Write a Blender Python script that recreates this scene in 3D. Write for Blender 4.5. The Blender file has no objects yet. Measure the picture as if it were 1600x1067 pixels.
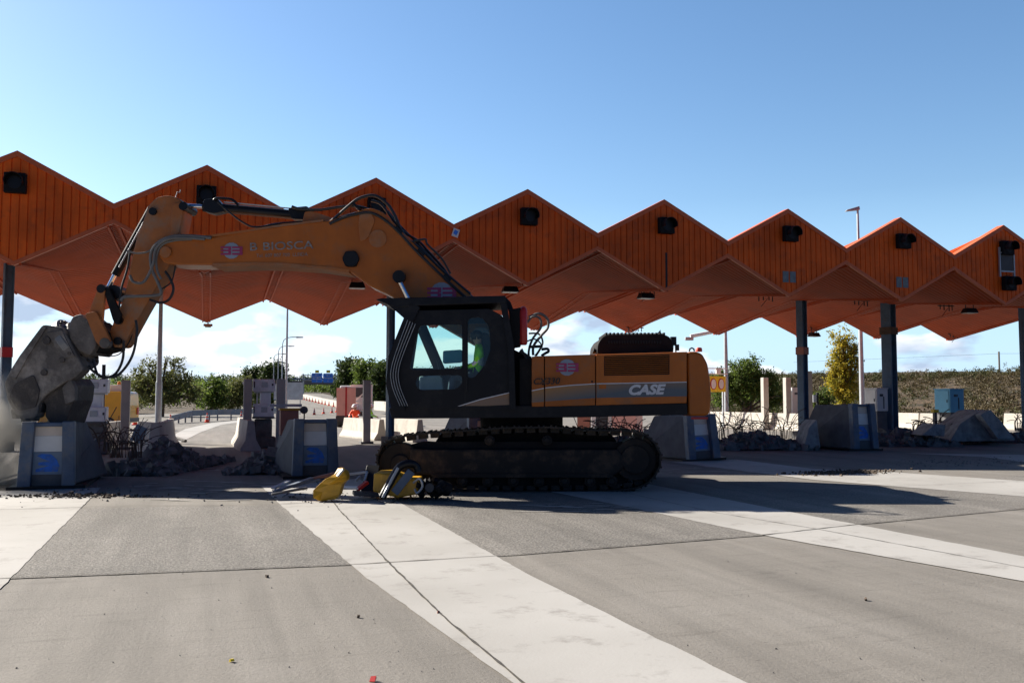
import bpy, bmesh, math, random
from mathutils import Vector, Matrix, Euler, noise as mnoise
R = random.Random(7)
sc = bpy.context.scene
COL = sc.collection

# ------------------------------------------------------------------ camera geometry
F, PSI, PHI, HC = 1431.0, 0.318, 0.062, 1.6
fw = Vector((math.sin(PSI), math.cos(PSI), 0)); rt = Vector((math.cos(PSI), -math.sin(PSI), 0)); UP = Vector((0, 0, 1))
cf = fw*math.cos(PHI) + UP*math.sin(PHI); cu = -fw*math.sin(PHI) + UP*math.cos(PHI)
CAM = Vector((0, 0, HC))
def ray(px, py): return cf + rt*((px-800)/F) - cu*((py-533.5)/F)
def D(px, py, dep):                      # point at a given distance along the view
    d = ray(px, py); return CAM + d*(dep/d.dot(fw))
def G(px, py, z=0.0):                    # point on the ground
    d = ray(px, py); return CAM + d*((z-HC)/d.z)
def lat(x, dep, z=0.0): return rt*x + fw*dep + Vector((0, 0, z))

# ------------------------------------------------------------------ materials
def newmat(name):
    m = bpy.data.materials.new(name); m.use_nodes = True
    nt = m.node_tree; b = nt.nodes['Principled BSDF']; return m, nt, b
def N(nt, t, **kw):
    n = nt.nodes.new(t)
    for k, v in kw.items():
        if k.startswith('i_'): n.inputs[k[2:].replace('_', ' ')].default_value = v
        else: setattr(n, k, v)
    return n
def L(nt, a, b): nt.links.new(a, b)
def mat(name, col, rough=.6, metal=0., var=.18, scale=3., bump=0., bscale=40., dirt=None, dirt_amt=.5, dscale=2.5, dth=.5, coat=0., spec=.5, streak=0.):
    m, nt, b = newmat(name)
    tc = N(nt, 'ShaderNodeTexCoord')
    no = N(nt, 'ShaderNodeTexNoise', i_Scale=scale, i_Detail=6., i_Roughness=.62); L(nt, tc.outputs['Object'], no.inputs['Vector'])
    mr = N(nt, 'ShaderNodeMapRange'); mr.inputs[1].default_value = .3; mr.inputs[2].default_value = .7
    mr.inputs[3].default_value = 1-var; mr.inputs[4].default_value = 1+var; L(nt, no.outputs['Fac'], mr.inputs[0])
    hs = N(nt, 'ShaderNodeHueSaturation'); hs.inputs['Color'].default_value = (*col, 1); L(nt, mr.outputs[0], hs.inputs['Value'])
    out = hs.outputs['Color']
    if streak:
        mp = N(nt, 'ShaderNodeMapping'); mp.inputs['Scale'].default_value = (7, 7, .35); L(nt, tc.outputs['Object'], mp.inputs[0])
        n4 = N(nt, 'ShaderNodeTexNoise', i_Scale=1., i_Detail=6., i_Roughness=.65); L(nt, mp.outputs[0], n4.inputs['Vector'])
        r4 = N(nt, 'ShaderNodeMapRange'); r4.inputs[1].default_value = .35; r4.inputs[2].default_value = .68; r4.inputs[3].default_value = 1+streak*.6; r4.inputs[4].default_value = 1-streak; L(nt, n4.outputs['Fac'], r4.inputs[0])
        oi = N(nt, 'ShaderNodeObjectInfo'); ro = N(nt, 'ShaderNodeMapRange'); ro.inputs[3].default_value = .86; ro.inputs[4].default_value = 1.14; L(nt, oi.outputs['Random'], ro.inputs[0])
        fa = N(nt, 'ShaderNodeTexNoise', i_Scale=.45, i_Detail=3.); L(nt, tc.outputs['Object'], fa.inputs['Vector'])
        rf = N(nt, 'ShaderNodeMapRange'); rf.inputs[1].default_value = .35; rf.inputs[2].default_value = .65; rf.inputs[3].default_value = .86; rf.inputs[4].default_value = 1.14; L(nt, fa.outputs['Fac'], rf.inputs[0])
        ma = N(nt, 'ShaderNodeMath', operation='MULTIPLY'); L(nt, ro.outputs[0], ma.inputs[0]); L(nt, rf.outputs[0], ma.inputs[1])
        mb_ = N(nt, 'ShaderNodeMath', operation='MULTIPLY'); L(nt, ma.outputs[0], mb_.inputs[0]); L(nt, r4.outputs[0], mb_.inputs[1])
        h4 = N(nt, 'ShaderNodeHueSaturation'); L(nt, out, h4.inputs['Color']); L(nt, mb_.outputs[0], h4.inputs['Value']); out = h4.outputs['Color']
    if dirt:
        n2 = N(nt, 'ShaderNodeTexNoise', i_Scale=dscale, i_Detail=9., i_Roughness=.7); L(nt, tc.outputs['Object'], n2.inputs['Vector'])
        r2 = N(nt, 'ShaderNodeMapRange'); r2.inputs[1].default_value = dth; r2.inputs[2].default_value = dth+.18
        r2.inputs[3].default_value = 0; r2.inputs[4].default_value = dirt_amt; L(nt, n2.outputs['Fac'], r2.inputs[0])
        mx = N(nt, 'ShaderNodeMix', data_type='RGBA'); L(nt, r2.outputs[0], mx.inputs[0]); L(nt, out, mx.inputs[6]); mx.inputs[7].default_value = (*dirt, 1)
        out = mx.outputs[2]
    L(nt, out, b.inputs['Base Color'])
    b.inputs['Roughness'].default_value = rough; b.inputs['Metallic'].default_value = metal
    b.inputs['Coat Weight'].default_value = coat; b.inputs['Specular IOR Level'].default_value = spec
    if bump:
        n3 = N(nt, 'ShaderNodeTexNoise', i_Scale=bscale, i_Detail=5.); L(nt, tc.outputs['Object'], n3.inputs['Vector'])
        bp = N(nt, 'ShaderNodeBump', i_Strength=bump, i_Distance=.03); L(nt, n3.outputs['Fac'], bp.inputs['Height']); L(nt, bp.outputs[0], b.inputs['Normal'])
    return m
def leafmat(name, c1, c2, trans=.35):
    m, nt, b = newmat(name)
    geo = N(nt, 'ShaderNodeNewGeometry'); tc = N(nt, 'ShaderNodeTexCoord')
    no = N(nt, 'ShaderNodeTexNoise', i_Scale=.9, i_Detail=3.); L(nt, tc.outputs['Object'], no.inputs['Vector'])
    ad = N(nt, 'ShaderNodeMath', operation='MULTIPLY_ADD'); L(nt, geo.outputs['Random Per Island'], ad.inputs[0]); ad.inputs[1].default_value = .55
    sb = N(nt, 'ShaderNodeMath', operation='MULTIPLY_ADD'); L(nt, no.outputs['Fac'], sb.inputs[0]); sb.inputs[1].default_value = 1.4; sb.inputs[2].default_value = -.45
    L(nt, sb.outputs[0], ad.inputs[2])
    mx = N(nt, 'ShaderNodeMix', data_type='RGBA'); mx.clamp_factor = True; L(nt, ad.outputs[0], mx.inputs[0]); mx.inputs[6].default_value = (*c1, 1); mx.inputs[7].default_value = (*c2, 1)
    L(nt, mx.outputs[2], b.inputs['Base Color']); b.inputs['Roughness'].default_value = .6; b.inputs['Specular IOR Level'].default_value = .25
    tr = N(nt, 'ShaderNodeBsdfTranslucent'); L(nt, mx.outputs[2], tr.inputs['Color'])
    ms = N(nt, 'ShaderNodeMixShader'); ms.inputs[0].default_value = trans
    L(nt, b.outputs[0], ms.inputs[1]); L(nt, tr.outputs[0], ms.inputs[2]); L(nt, ms.outputs[0], nt.nodes['Material Output'].inputs['Surface'])
    return m
def glassmat(name, tint=(.75, .9, .88), clear=.8):
    m, nt, b = newmat(name)
    tr = N(nt, 'ShaderNodeBsdfTransparent'); tr.inputs['Color'].default_value = (*tint, 1)
    gl = N(nt, 'ShaderNodeBsdfGlossy'); gl.inputs['Roughness'].default_value = .03
    fr = N(nt, 'ShaderNodeFresnel', i_IOR=1.5)
    ad = N(nt, 'ShaderNodeMath', operation='ADD'); L(nt, fr.outputs[0], ad.inputs[0]); ad.inputs[1].default_value = .03
    ms = N(nt, 'ShaderNodeMixShader'); L(nt, ad.outputs[0], ms.inputs[0]); L(nt, tr.outputs[0], ms.inputs[1]); L(nt, gl.outputs[0], ms.inputs[2])
    L(nt, ms.outputs[0], nt.nodes['Material Output'].inputs['Surface']); return m

# ------------------------------------------------------------------ mesh builder
class MB:
    def __init__(s): s.v = []; s.f = []
    def add(s, vs, fs):
        o = len(s.v); s.v += [tuple(v) for v in vs]; s.f += [tuple(i+o for i in f) for f in fs]; return s
    def hexa(s, p):                      # 8 corners: bottom ring then top ring
        return s.add(p, [(3, 2, 1, 0), (4, 5, 6, 7), (0, 1, 5, 4), (1, 2, 6, 5), (2, 3, 7, 6), (3, 0, 4, 7)])
    def box(s, c, d, rz=0., M=None):
        x, y, z = d[0]/2, d[1]/2, d[2]/2; m = M or Matrix.Rotation(rz, 3, 'Z'); c = Vector(c)
        return s.hexa([c + m @ Vector(q) for q in [(-x, -y, -z), (x, -y, -z), (x, y, -z), (-x, y, -z), (-x, -y, z), (x, -y, z), (x, y, z), (-x, y, z)]])
    def beam(s, a, b, w, h, up=UP):
        a, b = Vector(a), Vector(b); d = (b-a).normalized(); sd = d.cross(up)
        if sd.length < 1e-4: sd = d.cross(Vector((1, 0, 0)))
        sd.normalize(); u = sd.cross(d); sd *= w/2; u *= h/2
        return s.hexa([a-sd-u, a+sd-u, b+sd-u, b-sd-u, a-sd+u, a+sd+u, b+sd+u, b-sd+u])
    def tube(s, pts, r, n=8, cap=True):
        pts = [Vector(p) for p in pts]; k = len(pts); rs = r if isinstance(r, (list, tuple)) else [r]*k
        ref = None; vs = []
        for i, p in enumerate(pts):
            d = (pts[min(i+1, k-1)] - pts[max(i-1, 0)]).normalized()
            if ref is None: ref = d.orthogonal().normalized()
            ref = (ref - d*ref.dot(d)); ref = ref.normalized() if ref.length > 1e-5 else d.orthogonal().normalized()
            b = d.cross(ref)
            for j in range(n):
                a = 2*math.pi*j/n; vs.append(p + (ref*math.cos(a) + b*math.sin(a))*rs[i])
        fs = [(i*n+j, i*n+(j+1) % n, (i+1)*n+(j+1) % n, (i+1)*n+j) for i in range(k-1) for j in range(n)]
        if cap: fs += [tuple(range(n))[::-1], tuple((k-1)*n+j for j in range(n))]
        return s.add(vs, fs)
    def cyl(s, a, b, r, n=20, r2=None): return s.tube([a, b], [r, r if r2 is None else r2], n)
    def prism(s, poly, fn):              # poly = 2-D outline; fn(u,v,side) -> 3-D, side 0/1
        n = len(poly); A = [fn(u, v, 0) for u, v in poly]; B = [fn(u, v, 1) for u, v in poly]
        return s.add(A+B, [tuple(range(n))[::-1], tuple(range(n, 2*n))] + [(i, (i+1) % n, n+(i+1) % n, n+i) for i in range(n)])
    def ball(s, c, r, n=10, m=6, sx=1, sy=1, sz=1):
        c = Vector(c); vs = [c+Vector((0, 0, r*sz))]
        for i in range(1, m):
            t = math.pi*i/m
            for j in range(n):
                a = 2*math.pi*j/n; vs.append(c+Vector((r*sx*math.sin(t)*math.cos(a), r*sy*math.sin(t)*math.sin(a), r*sz*math.cos(t))))
        vs.append(c-Vector((0, 0, r*sz))); e = len(vs)-1; fs = [(0, 1+j, 1+(j+1) % n) for j in range(n)]
        for i in range(m-2):
            for j in range(n): fs.append((1+i*n+j, 1+(i+1)*n+j, 1+(i+1)*n+(j+1) % n, 1+i*n+(j+1) % n))
        fs += [(e, 1+(m-2)*n+(j+1) % n, 1+(m-2)*n+j) for j in range(n)]
        return s.add(vs, fs)
    def lathe(s, c, prof, n=20, M=None):
        c = Vector(c); vs = []; m = M or Matrix.Identity(3)
        for r, z in prof:
            for j in range(n):
                a = 2*math.pi*j/n; vs.append(c + m @ Vector((r*math.cos(a), r*math.sin(a), z)))
        k = len(prof); fs = [(i*n+j, i*n+(j+1) % n, (i+1)*n+(j+1) % n, (i+1)*n+j) for i in range(k-1) for j in range(n)]
        fs += [tuple(range(n))[::-1], tuple((k-1)*n+j for j in range(n))]
        return s.add(vs, fs)
    def build(s, name, m, parent=None, smooth=False, bevel=0., fix=True, origin=None, seg=2):
        me = bpy.data.meshes.new(name)
        vs = s.v
        if parent is not None and parent.get('_abs'):        # geometry given in world space
            inv = parent.matrix_basis.inverted(); vs = [inv @ Vector(v) for v in vs]
        elif origin is not None: vs = [Vector(v)-origin for v in vs]
        me.from_pydata(vs, [], s.f)
        if fix:
            bm = bmesh.new(); bm.from_mesh(me); bmesh.ops.recalc_face_normals(bm, faces=bm.faces); bm.to_mesh(me); bm.free()
        me.materials.append(m)
        o = bpy.data.objects.new(name, me); COL.objects.link(o)
        if origin is not None and parent is None: o.location = origin
        if parent is not None:
            q = parent
            o.parent = q
            if q.type == 'MESH' and q.get('_w'):             # parented under a part: same space as that part
                pass
        if smooth:
            for p in me.polygons: p.use_smooth = True
            try: me.set_sharp_from_angle(angle=math.radians(38))
            except Exception: pass
        if bevel:
            bv = o.modifiers.new('bevel', 'BEVEL'); bv.width = bevel; bv.segments = seg; bv.limit_method = 'ANGLE'; bv.angle_limit = math.radians(35)
        return o
def tag(o, label, cat=None, group=None, kind=None):
    if label: o['label'] = label
    if cat: o['category'] = cat
    if group: o['group'] = group
    if kind: o['kind'] = kind
    return o
def thing(name, label, cat, loc=(0, 0, 0), rz=0., group=None, absolute=False):
    o = bpy.data.objects.new(name, None); COL.objects.link(o); o.empty_display_size = .3
    o.matrix_basis = Matrix.Translation(Vector(loc)) @ Matrix.Rotation(rz, 4, 'Z')
    tag(o, label, cat, group)
    if absolute: o['_abs'] = 1
    return o
def copy_tree(o, parent=None):
    c = o.copy(); COL.objects.link(c)
    if parent is not None: c.parent = parent; c.matrix_parent_inverse = o.matrix_parent_inverse.copy()
    for ch in list(o.children): copy_tree(ch, c)
    return c
def sub(mb, name, m, part, **k):         # sub-part of a part (parts have identity transforms under their thing)
    root = part.parent
    o = mb.build(name, m, root, **k); o.parent = part; return o
def text_mesh(s, size=1., shear=0., bold=0., width=1., align='CENTER'):
    cu_ = bpy.data.curves.new('t', 'FONT'); cu_.body = s; cu_.size = size; cu_.shear = shear; cu_.offset = bold; cu_.align_x = align; cu_.align_y = 'CENTER'
    cu_.resolution_u = 4
    o = bpy.data.objects.new('t', cu_); COL.objects.link(o)
    dg = bpy.context.evaluated_depsgraph_get(); ev = o.evaluated_get(dg); me = ev.to_mesh()
    vs = [(v.co.x*width, v.co.y) for v in me.vertices]; fs = [tuple(p.vertices) for p in me.polygons]
    ev.to_mesh_clear(); bpy.data.objects.remove(o); bpy.data.curves.remove(cu_)
    return vs, fs
def text(name, s, m, parent, O, U, V, size, shear=0., bold=0., width=1., thick=.004):
    vs, fs = text_mesh(s, size, shear, bold, width); O, U, V = Vector(O), Vector(U), Vector(V); n = U.cross(V).normalized()
    mb = MB(); k = len(vs)
    mb.add([O+U*x+V*y+n*thick for x, y in vs], fs)
    return mb.build(name, m, parent, fix=False)
def plate2d(outer, holes, fn, thick=None):
    """polygon with holes -> MB prism; fn(u,v,side)"""
    cu_ = bpy.data.curves.new('c', 'CURVE'); cu_.dimensions = '2D'; cu_.fill_mode = 'BOTH'; cu_.extrude = .5
    for pl in [outer]+holes:
        sp = cu_.splines.new('POLY'); sp.points.add(len(pl)-1); sp.use_cyclic_u = True
        for p, (u, v) in zip(sp.points, pl): p.co = (u, v, 0, 1)
    o = bpy.data.objects.new('c', cu_); COL.objects.link(o)
    dg = bpy.context.evaluated_depsgraph_get(); ev = o.evaluated_get(dg); me = ev.to_mesh()
    mb = MB(); mb.add([fn(v.co.x, v.co.y, 1 if v.co.z > 0 else 0) for v in me.vertices], [tuple(p.vertices) for p in me.polygons])
    ev.to_mesh_clear(); bpy.data.objects.remove(o); bpy.data.curves.remove(cu_)
    return mb
def bez(pts, n=10):
    """smooth Catmull-Rom through points"""
    P = [Vector(p) for p in pts]; out = []
    for i in range(len(P)-1):
        a, b, c, d = P[max(i-1, 0)], P[i], P[i+1], P[min(i+2, len(P)-1)]
        for k in range(n):
            t = k/n; out.append(.5*((2*b) + (c-a)*t + (2*a-5*b+4*c-d)*t*t + (3*b-a-3*c+d)*t**3))
    out.append(P[-1]); return out
def rnd2(poly, r=3., n=3):
    """round the corners of a 2-D outline"""
    out = []; k = len(poly)
    for i in range(k):
        a, b, c = Vector(poly[i-1]), Vector(poly[i]), Vector(poly[(i+1) % k])
        d1, d2 = a-b, c-b; q = min(r, d1.length*.45, d2.length*.45)
        p1, p2 = b+d1.normalized()*q, b+d2.normalized()*q
        for j in range(n+1):
            t = j/n; out.append(tuple(p1*(1-t)**2 + b*2*t*(1-t) + p2*t*t))
    return out

MT = dict(
 slabpale=mat('pale_broken_concrete', (.30, .30, .30), .9, var=.35, scale=3, dirt=(.12, .115, .11), dirt_amt=.7, bump=.5, bscale=12),
 patchsq=mat('faded_square', (.16, .2, .22), .6, var=.3, scale=6),
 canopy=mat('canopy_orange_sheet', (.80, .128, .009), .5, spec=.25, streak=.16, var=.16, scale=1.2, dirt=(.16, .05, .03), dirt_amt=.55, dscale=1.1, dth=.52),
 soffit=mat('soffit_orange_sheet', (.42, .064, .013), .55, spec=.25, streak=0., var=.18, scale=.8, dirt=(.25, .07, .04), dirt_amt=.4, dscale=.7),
 trim=mat('canopy_trim', (.62, .13, .03), .4, var=.12),
 black=mat('black_paint', (.008, .008, .010), .4, spec=.35), blackm=mat('matt_black', (.010, .010, .012), .7, spec=.2, dirt=(.04, .036, .03), dirt_amt=.4),
 rubber=mat('hose_rubber', (.018, .018, .02), .45), greyhose=mat('grey_hose_sleeve', (.16, .15, .14), .6),
 steelblue=mat('column_blue_paint', (.07, .14, .22), .45, dirt=(.1, .1, .1), dirt_amt=.5),
 exo=mat('excavator_orange', (.47, .128, .012), .42, spec=.35, streak=.05, var=.12, scale=2.2, dirt=(.22, .12, .06), dirt_amt=.6, dscale=1.8, dth=.53, coat=.08),
 exarm=mat('arm_orange_dusty', (.40, .13, .028), .55, var=.2, scale=2.2, dirt=(.26, .19, .13), dirt_amt=.7, dscale=1.5, dth=.47, bump=.1),
 cab=mat('cab_dark_paint', (.007, .008, .012), .45, spec=.25, var=.2, dirt=(.03, .028, .026), dirt_amt=.5, dscale=3),
 track=mat('track_steel', (.02, .016, .013), .55, metal=.3, dirt=(.10, .07, .05), dirt_amt=.7, dscale=6, bump=.3),
 trackframe=mat('track_frame_paint', (.022, .018, .016), .6, spec=.25, dirt=(.13, .08, .05), dirt_amt=.7, dscale=3),
 chrome=mat('chrome_rod', (.8, .8, .82), .12, metal=1., var=.03),
 crusher=mat('crusher_steel', (.125, .11, .098), .65, metal=.1, var=.4, scale=3, dirt=(.38, .34, .30), dirt_amt=.85, dscale=1.7, dth=.47, bump=.3, bscale=20),
 crusherdark=mat('crusher_worn_dark', (.07, .06, .055), .6, metal=.3, dirt=(.2, .17, .14), dirt_amt=.6, dscale=4, bump=.4, bscale=22),
 crushmid=mat('ring_grey_steel', (.2, .2, .2), .5, metal=.3, dirt=(.3, .28, .26), dirt_amt=.5),
 glass=glassmat('cab_glass', (.72, .9, .86)), red=mat('red_paint', (.5, .02, .02), .35),
 white=mat('white_paint', (.75, .75, .73), .5, var=.06), decalw=mat('decal_white', (.68, .68, .7), .5, var=.1, scale=8),
 decalg=mat('decal_grey', (.13, .15, .17), .5), magenta=mat('logo_magenta', (.36, .03, .12), .5), logoblue=mat('logo_blue_grey', (.25, .3, .38), .5),
 txtgrey=mat('worn_letter_grey', (.25, .23, .22), .6, var=.5, scale=14), decalblk=mat('decal_black', (.015, .014, .013), .5),
 conc=mat('precast_concrete', (.46, .43, .38), .85, var=.15, scale=2., dirt=(.24, .21, .18), dirt_amt=.5, dscale=2.2, bump=.2, bscale=30),
 broken=mat('broken_concrete', (.16, .155, .15), .9, var=.4, scale=3, dirt=(.07, .065, .06), dirt_amt=.7, bump=.6, bscale=14),
 rebar=mat('rusty_rebar', (.07, .04, .03), .8), galv=mat('galvanised_steel', (.42, .44, .46), .45, metal=.5, var=.12),
 pylon=mat('pylon_blue_steel', (.085, .125, .19), .5, var=.25, scale=3, dirt=(.2, .19, .18), dirt_amt=.7, dscale=3.5, dth=.46, bump=.1),
 pylonc=mat('pylon_concrete', (.12, .12, .125), .85, var=.25, scale=2.5, dirt=(.1, .1, .1), dirt_amt=.6, dscale=2, bump=.3, bscale=18),
 lampwhite=mat('lamp_panel_white', (.85, .84, .80), .45, var=.08), lampbeige=mat('lamp_panel_beige', (.78, .66, .54), .5, var=.1), patch=mat('pictogram_blue', (.025, .17, .66), .5, var=.3, scale=9, dirt=(.15, .2, .28), dirt_amt=.8, dscale=7), patchbg=mat('pictogram_grey_blue', (.20, .27, .36), .5, var=.2),
 machine=mat('machine_grey', (.84, .85, .86), .45, var=.08, dirt=(.3, .29, .28), dirt_amt=.4), dark=mat('dark_grey', (.05, .05, .055), .5),
 post=mat('grey_post', (.42, .40, .36), .75, var=.12, bump=.1), yellow=mat('yellow_paint', (.62, .33, .02), .42, dirt=(.3, .16, .03), dirt_amt=.6, dscale=5),
 vanyel=mat('van_yellow', (.75, .42, .015), .3, coat=.5, var=.05), amber=mat('amber_lens', (.9, .3, .02), .2), hi=mat('hivis_orange', (.95, .12, .03), .7, var=.1),
 hiy=mat('hivis_yellow_green', (.36, .95, .05), .7, var=.12), navy=mat('navy_cloth', (.03, .045, .09), .8), skin=mat('skin', (.48, .28, .2), .55, var=.06), grey_t=mat('grey_cloth', (.2, .2, .21), .85),
 refl=mat('reflective_tape', (.6, .62, .62), .3), helmet=mat('helmet_white', (.8, .8, .78), .3, var=.03), hair=mat('dark_hair', (.03, .02, .015), .6),
 coneo=mat('cone_orange', (.85, .07, .02), .5, var=.06), pink=mat('salmon_reflective_panel', (.80, .44, .36), .5, var=.08), bark=mat('bark', (.10, .075, .055), .9, bump=.5, bscale=12),
 cabin_b=mat('cabinet_blue', (.12, .42, .62), .45, var=.06), cabin_w=mat('cabinet_white', (.66, .66, .64), .5, var=.06), signblue=mat('sign_blue', (.05, .25, .90), .5, var=.05),
 signyel=mat('sign_yellow', (.85, .62, .02), .5, var=.05), copper=mat('reddish_board', (.36, .15, .1), .6), lens=mat('lens_glass', (.55, .55, .5), .2), cyan=mat('dust_sheet_blue', (.3, .4, .48), .5),
 seat=mat('seat_fabric', (.03, .03, .035), .8), lilac=mat('sign_back_grey', (.5, .55, .6), .5))
# ------------------------------------------------------------------ world, sun, camera
SKYBACK, SKYTOP = .24, .33; CLOUDSEED = 2.3
SUN_EL = math.radians(31); sh = rt*(-.875) + fw*.485; sh.normalize()
sundir = sh*math.cos(SUN_EL) + UP*math.sin(SUN_EL)
w = bpy.data.worlds.new('World'); sc.world = w; w.use_nodes = True; nt = w.node_tree
bg = nt.nodes['Background']
sky = N(nt, 'ShaderNodeTexSky', sky_type='NISHITA', sun_disc=False, sun_elevation=SUN_EL, sun_rotation=math.atan2(sh.x, sh.y))
sky.altitude = 300; sky.air_density = 1.0; sky.dust_density = .6; sky.ozone_density = 1.6
tc = N(nt, 'ShaderNodeTexCoord'); sx = N(nt, 'ShaderNodeSeparateXYZ'); L(nt, tc.outputs['Generated'], sx.inputs[0])
def mth(op, a, b=None, c=None, clamp=False):
    n = N(nt, 'ShaderNodeMath', operation=op); n.use_clamp = clamp
    for i, v in enumerate((a, b, c)):
        if v is None: continue
        if isinstance(v, (int, float)): n.inputs[i].default_value = v
        else: L(nt, v, n.inputs[i])
    return n.outputs[0]
zz = mth('MAXIMUM', sx.outputs['Z'], .0)
den = mth('ADD', zz, .13)
cx = mth('DIVIDE', sx.outputs['X'], den); cy = mth('DIVIDE', sx.outputs['Y'], den)
cb = N(nt, 'ShaderNodeCombineXYZ'); L(nt, mth('MULTIPLY', mth('ARCTAN2', sx.outputs['X'], sx.outputs['Y']), 8.5), cb.inputs[0]); L(nt, mth('MULTIPLY', zz, 21.), cb.inputs[1]); cb.inputs[2].default_value = CLOUDSEED
n1 = N(nt, 'ShaderNodeTexNoise', i_Scale=1., i_Detail=9., i_Roughness=.5, i_Distortion=.1); L(nt, cb.outputs[0], n1.inputs['Vector'])
n2 = N(nt, 'ShaderNodeTexNoise', i_Scale=1., i_Detail=7., i_Roughness=.5, i_Distortion=.1)
mp = N(nt, 'ShaderNodeMapping'); mp.inputs['Location'].default_value = (-.12, .34, 0); L(nt, cb.outputs[0], mp.inputs[0]); L(nt, mp.outputs[0], n2.inputs['Vector'])
# more cloud low down and towards the left (north-west)
low = N(nt, 'ShaderNodeMapRange'); low.inputs[1].default_value = .06; low.inputs[2].default_value = .19; low.inputs[3].default_value = 1; low.inputs[4].default_value = -.6; L(nt, zz, low.inputs[0])
dl = mth('ADD', mth('MULTIPLY', sx.outputs['X'], -.95), mth('MULTIPLY', sx.outputs['Y'], .31))
side = N(nt, 'ShaderNodeMapRange'); side.inputs[1].default_value = -.30; side.inputs[2].default_value = .30; side.inputs[3].default_value = 0; side.inputs[4].default_value = 1; L(nt, dl, side.inputs[0])
thr = mth('SUBTRACT', mth('SUBTRACT', .835, mth('MULTIPLY', low.outputs[0], .29)), mth('MULTIPLY', side.outputs[0], .15))
cm = mth('MULTIPLY', mth('SUBTRACT', n1.outputs['Fac'], thr), 14., clamp=True)
sh2 = N(nt, 'ShaderNodeMapRange'); sh2.inputs[1].default_value = .46; sh2.inputs[2].default_value = .62; sh2.inputs[3].default_value = 1; sh2.inputs[4].default_value = .05; L(nt, n2.outputs['Fac'], sh2.inputs[0])
cc = N(nt, 'ShaderNodeMix', data_type='RGBA'); L(nt, sh2.outputs[0], cc.inputs[0]); cc.inputs[6].default_value = (2.6, 3.3, 4.5, 1); cc.inputs[7].default_value = (7.0, 7.0, 7.1, 1)
mx = N(nt, 'ShaderNodeMix', data_type='RGBA'); L(nt, mth('MULTIPLY', cm, .93), mx.inputs[0]); L(nt, sky.outputs[0], mx.inputs[6]); L(nt, cc.outputs[2], mx.inputs[7])
hsv = N(nt, 'ShaderNodeHueSaturation'); hsv.inputs['Saturation'].default_value = 1.17; L(nt, sky.outputs[0], hsv.inputs['Color'])
hz = N(nt, 'ShaderNodeMapRange'); hz.inputs[1].default_value = 0; hz.inputs[2].default_value = .21; hz.inputs[3].default_value = .8; hz.inputs[4].default_value = 0; L(nt, zz, hz.inputs[0])
hm = N(nt, 'ShaderNodeMix', data_type='RGBA'); L(nt, hz.outputs[0], hm.inputs[0]); L(nt, hsv.outputs[0], hm.inputs[6]); hm.inputs[7].default_value = (3.0, 4.9, 7.1, 1)
L(nt, hm.outputs[2], mx.inputs[6])
# the sky is brightest towards the sun's half and low down, dim overhead and behind
dfr = mth('ADD', mth('MULTIPLY', sx.outputs['X'], fw.x-.35*rt.x), mth('MULTIPLY', sx.outputs['Y'], fw.y-.35*rt.y))
bk = N(nt, 'ShaderNodeMapRange', interpolation_type='SMOOTHSTEP'); bk.inputs[1].default_value = -.3; bk.inputs[2].default_value = .42; bk.inputs[3].default_value = SKYBACK; bk.inputs[4].default_value = 1; L(nt, dfr, bk.inputs[0])
tp = N(nt, 'ShaderNodeMapRange', interpolation_type='SMOOTHSTEP'); tp.inputs[1].default_value = .45; tp.inputs[2].default_value = .8; tp.inputs[3].default_value = 1; tp.inputs[4].default_value = SKYTOP; L(nt, zz, tp.inputs[0])
fac = mth('MULTIPLY', bk.outputs[0], tp.outputs[0])
vm = N(nt, 'ShaderNodeVectorMath', operation='SCALE'); L(nt, mx.outputs[2], vm.inputs[0]); L(nt, fac, vm.inputs['Scale'])
tn = N(nt, 'ShaderNodeMix', data_type='RGBA'); L(nt, fac, tn.inputs[0]); tn.inputs[6].default_value = (.45, .85, 1.45, 1); tn.inputs[7].default_value = (1, 1, 1, 1)
v2_ = N(nt, 'ShaderNodeVectorMath', operation='MULTIPLY'); L(nt, vm.outputs[0], v2_.inputs[0]); L(nt, tn.outputs[2], v2_.inputs[1])
L(nt, v2_.outputs[0], bg.inputs['Color']); bg.inputs['Strength'].default_value = .081
sl = bpy.data.lights.new('sun', 'SUN'); sl.energy = 5.0; sl.angle = math.radians(.53); sl.color = (1, .93, .82)
so = bpy.data.objects.new('sun', sl); COL.objects.link(so); so.rotation_euler = sundir.to_track_quat('Z', 'Y').to_euler()
cd = bpy.data.cameras.new('camera'); co = bpy.data.objects.new('camera', cd); COL.objects.link(co)
cd.sensor_width = 36; cd.lens = 36*F/1600; cd.clip_end = 6000; cd.clip_start = .1
co.matrix_world = Matrix.Translation(CAM) @ Matrix((rt, cu, -cf)).transposed().to_4x4(); sc.camera = co
vs_ = sc.view_settings; sc.display_settings.display_device = 'sRGB'; vs_.view_transform = 'Standard'; vs_.look = 'None'; vs_.exposure = 1.15; vs_.gamma = 1

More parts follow.
